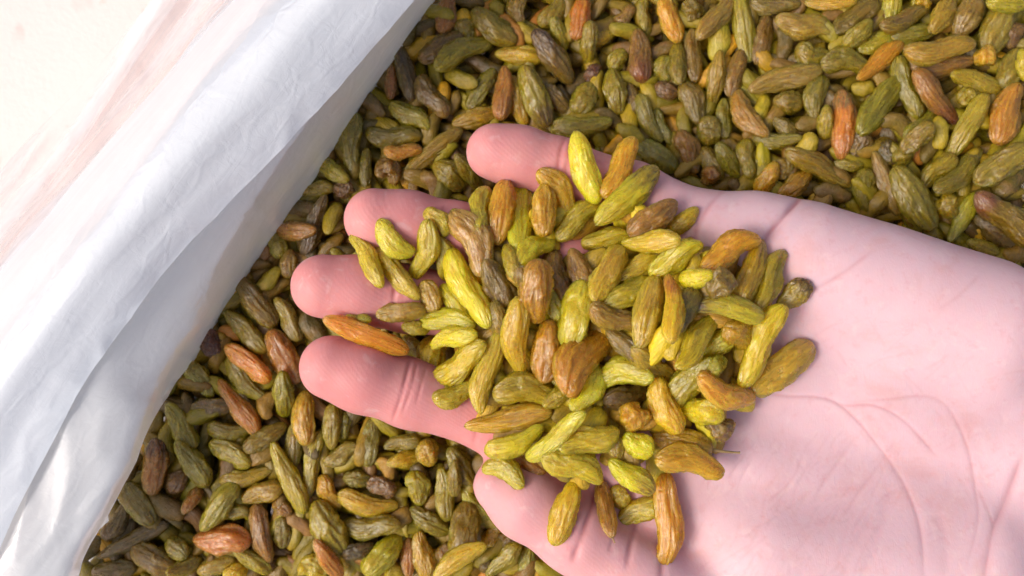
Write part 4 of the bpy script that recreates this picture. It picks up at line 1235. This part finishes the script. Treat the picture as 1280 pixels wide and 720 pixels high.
def add_stuff(p, q, W, T, tint, r, roll):
    V, F, C, ridge = r.choice(LOW)
    L = (q - p).length
    X_, Y_, Z_ = frame(p, q, roll)
    Mx = np.array([X_ * L, Y_ * (W / .44), Z_ * (T / .36)])
    P = V @ Mx + np.array((p + q) / 2)
    STUFF.append((P, F, C, ridge, V + np.array([r.uniform(0, 60), r.uniform(0, 60), r.uniform(0, 60)]), tint))


def place(row, hmap, qt, sink, group, zguess, seed, grow=1.0):
    x1_, y1_, x2_, y2_, w, code, layer, c, label = row
    asp_ = math.hypot(x2_ - x1_, y2_ - y1_) / w
    if asp_ < 1.95 and layer <= 2 and not re.search('small|short|stubby|tiny|round|little|lump|knob|blunt', label or ''):
        k_ = (min(1.95, asp_ * 1.8) / asp_ - 1) / 2               # a berry partly covered by others: give it its whole length
        x1_, y1_, x2_, y2_ = x1_ - (x2_ - x1_) * k_, y1_ - (y2_ - y1_) * k_, x2_ + (x2_ - x1_) * k_, y2_ + (y2_ - y1_) * k_
    gx_, gy_ = (x2_ - x1_) * (grow - 1) / 2, (y2_ - y1_) * (grow - 1) / 2
    x1_, y1_, x2_, y2_, w = x1_ - gx_, y1_ - gy_, x2_ + gx_, y2_ + gy_, w * grow
    r = random.Random(seed)
    z = zguess
    mid = at((x1_ + x2_) / 2, (y1_ + y2_) / 2, z)
    for _ in range(2):
        p, q = at(x1_, y1_, z), at(x2_, y2_, z)
        L = (q - p).length; W = WID * w * (CAM_H - z) / FOC
        T = W * .74
        saved = hmap.z.copy() if _ == 0 else None
        d = (q - p).normalized(); mid = (p + q) / 2
        res = hmap.drop(mid.x, mid.y, d.x, d.y, L, W, T, .95 if 'bright orange pointed' in (label or '') else qt, sink, .30)
        if _ == 0:
            hmap.z = saved
        if res is None:
            return None
        z = (res[0] + res[1]) / 2
    p, q = at(x1_, y1_, res[0]), at(x2_, y2_, res[1])
    L = (q - p).length; W = WID * w * (CAM_H - z) / FOC; T = W * .74
    tint = tint_of(code, r, (.88 if code[0] == 'Y' else .93) if hmap is bedmap else 1.05 if code[0] == 'Y' else 1.22)  # bed tinted darker than the heap: its shade is put into the colour
    roll = r.uniform(-.35, .35)
    if label is None:
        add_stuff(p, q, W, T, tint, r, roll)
        return None
    me = choose(L / W, c, r)
    o = bpy.data.objects.new("raisin", me)
    X_, Y_, Z_ = frame(p, q, roll * (0 if abs(c) > .35 else 1))
    wy, wz = DIM[me.name]
    bendk = 1.0
    from mathutils import Matrix
    rot = Matrix((X_, Y_, Z_)).transposed()
    o.rotation_euler = rot.to_euler()
    o.location = (p + q) / 2
    o.scale = (L, W / wy * (1.08 if abs(c) > .35 else 1.0), T / wz)
    col.objects.link(o)
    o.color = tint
    tag(o, label, "raisin", group)
    for k, (end, cc) in TIPS.items():
        if label.startswith(k):
            o["tip"] = [*s2l(cc)]
            o["tipmix"] = .85
            if end == 'near':                     # the berry's far end is +x: turn it round
                o.rotation_euler = (Matrix((-X_, -Y_, Z_)).transposed()).to_euler()
            break
    return o


DIM = {}
for lst in (STRAIGHT, LUMPY, BENT, BENT_R, ARC, ARC_R):
    for me_ in lst:
        co = np.zeros(len(me_.vertices) * 3); me_.vertices.foreach_get("co", co); co = co.reshape(-1, 3)
        m_ = np.abs(co[:, 0]) < .12
        DIM[me_.name] = (co[m_, 1].max() - co[m_, 1].min(), co[m_, 2].max() - co[m_, 2].min())

order = sorted(range(len(BED)), key=lambda i: (BED[i][6], i))
for i in order:
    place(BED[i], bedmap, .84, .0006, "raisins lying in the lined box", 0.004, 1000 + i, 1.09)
order = sorted(range(len(PILE)), key=lambda i: (PILE[i][6], i))
hand_raisins = {}
# raisins at the bottom of the heap, only glimpsed between the others
rr_ = random.Random(11)
for k in range(140):
    while True:
        x_, y_ = rr_.uniform(560, 980), rr_.uniform(240, 600)
        e_ = ((x_ - 765) / 190) ** 2 + ((y_ - 425) / 165) ** 2
        if e_ < 1: break
    a_ = rr_.uniform(0, math.pi); L_ = rr_.uniform(52, 72) / 2
    row_ = (x_ - math.cos(a_) * L_, y_ - math.sin(a_) * L_, x_ + math.cos(a_) * L_, y_ + math.sin(a_) * L_, rr_.uniform(26, 34), rr_.choice(['O', 'D', 'B', 'G', 'Bo']), 0, 0, None)
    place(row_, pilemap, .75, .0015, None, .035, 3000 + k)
N_UNDER = len(STUFF)
for i in order:
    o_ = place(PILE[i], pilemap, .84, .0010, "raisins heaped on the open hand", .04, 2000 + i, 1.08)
    hand_raisins[i] = o_


# dry stalks still on two of the raisins
def stalk(o, far, length, mat):
    n, m = 7, 10
    V, F = [], []
    sgn = 1 if far else -1
    for i in range(m):
        t = i / (m - 1)
        rad = .055 * (1 - .55 * t) * (1.5 if i == m - 1 else 1)
        for j in range(n):
            a = 2 * math.pi * j / n
            V.append((sgn * (.44 + t * length), .05 * t * t + rad * math.cos(a) * .5, rad * math.sin(a) * .5 + .03 * math.sin(t * 3)))
    for i in range(m - 1):
        for j in range(n):
            F.append((i * n + j, i * n + (j + 1) % n, (i + 1) * n + (j + 1) % n, (i + 1) * n + j))
    mesh_obj("stalk", V, F, mat, o)


ts = NT("dry_stalk")
ts.principled(**{"Base Color": ts.mix(ts.noise(ts.n("ShaderNodeTexCoord").outputs["Object"], 9, 3), s2l((120, 92, 56)), s2l((176, 152, 100))), "Roughness": .75})
for i, row_ in enumerate(PILE):
    if "dry stalk" in row_[8]:
        stalk(hand_raisins[i], True, .5, ts.m)
    if "pointed stalk end" in row_[8]:
        stalk(hand_raisins[i], True, .14, ts.m)


# ------------------------------------------------------------------ the mass of raisins below
def build_mass():
    r = random.Random(5)
    codes = ['O'] * 7 + ['Oy'] * 3 + ['Bo'] * 5 + ['B'] * 4 + ['G'] * 3 + ['D'] * 3 + ['P'] + ['C', 'Ao', 'A']
    step = .0075
    x0, x1, y0, y1 = -.185, .20, -.125, .125
    rimx = np.array([p[1] for p in RIM], float); rimv = np.array([p[0] for p in RIM], float)
    for lev in range(5):
        z = -.0056 - .0040 * lev
        nx, ny = int((x1 - x0) / step), int((y1 - y0) / step)
        for i in range(nx):
            for j in range(ny):
                x = x0 + (i + r.uniform(0, 1)) * step; y = y0 + (j + r.uniform(0, 1)) * step
                py_ = 360 - y * FOC / (CAM_H)
                px_ = 640 + x * FOC / (CAM_H)
                edge = np.interp(py_, rimx, rimv)
                if px_ < 640 + (edge - 640) * .862 - (6 if py_ < 430 else -14):
                    continue
                if lev > 3 and r.random() < .2:
                    continue
                a = r.uniform(0, math.pi * 2); L = r.uniform(.0130, .0178); W = r.uniform(.0052, .0072)
                tl = r.gauss(0, .17)
                zc = bed_z(x, y) + z + r.uniform(-.002, .0015)
                d = Vector((math.cos(a) * math.cos(tl), math.sin(a) * math.cos(tl), math.sin(tl))) * (L / 2)
                c = Vector((x, y, zc))
                add_stuff(c - d, c + d, W, W * .84, tint_of(r.choice(codes), r), r, r.uniform(0, 6.28))  # default dull: shade of the gaps painted into the fill's tint

    Vs, F4, F3, ri, lo, ti = [], [], [], [], [], []
    off = 0
    for P, F, C, ridge, loc_, tint in STUFF:
        Vs.append(P); F4.append(F + off); F3.append(C + off); ri.append(ridge); lo.append(loc_)
        ti.append(np.tile(np.array(tint), (len(P), 1)))
        off += len(P)
    V = np.concatenate(Vs).astype(np.float32); Q = np.concatenate(F4); T3 = np.concatenate(F3)
    me = bpy.data.meshes.new("raisin_mass")
    me.vertices.add(len(V)); me.vertices.foreach_set("co", V.ravel())
    li = np.concatenate([Q.ravel(), T3.ravel()]).astype(np.int32)
    me.loops.add(len(li)); me.loops.foreach_set("vertex_index", li)
    st = np.concatenate([np.arange(len(Q)) * 4, len(Q) * 4 + np.arange(len(T3)) * 3]).astype(np.int32)
    me.polygons.add(len(st)); me.polygons.foreach_set("loop_start", st)
    me.polygons.foreach_set("use_smooth", np.ones(len(st), dtype=bool))
    me.update(calc_edges=True)
    a = me.attributes.new("ridge", 'FLOAT', 'POINT'); a.data.foreach_set("value", np.concatenate(ri).astype(np.float32))
    a = me.attributes.new("loc", 'FLOAT_VECTOR', 'POINT'); a.data.foreach_set("vector", np.concatenate(lo).astype(np.float32).ravel())
    a = me.attributes.new("tint", 'FLOAT_COLOR', 'POINT'); a.data.foreach_set("color", np.concatenate(ti).astype(np.float32).ravel())
    me.materials.append(M_STUFF)
    o = bpy.data.objects.new("raisin_mass", me)
    col.objects.link(o)
    tag(o, "olive and brown raisins filling the box and the gaps beneath the others", "raisins", None, "stuff")
    print("stuff tris", len(Q) * 2 + len(T3))


build_mass()
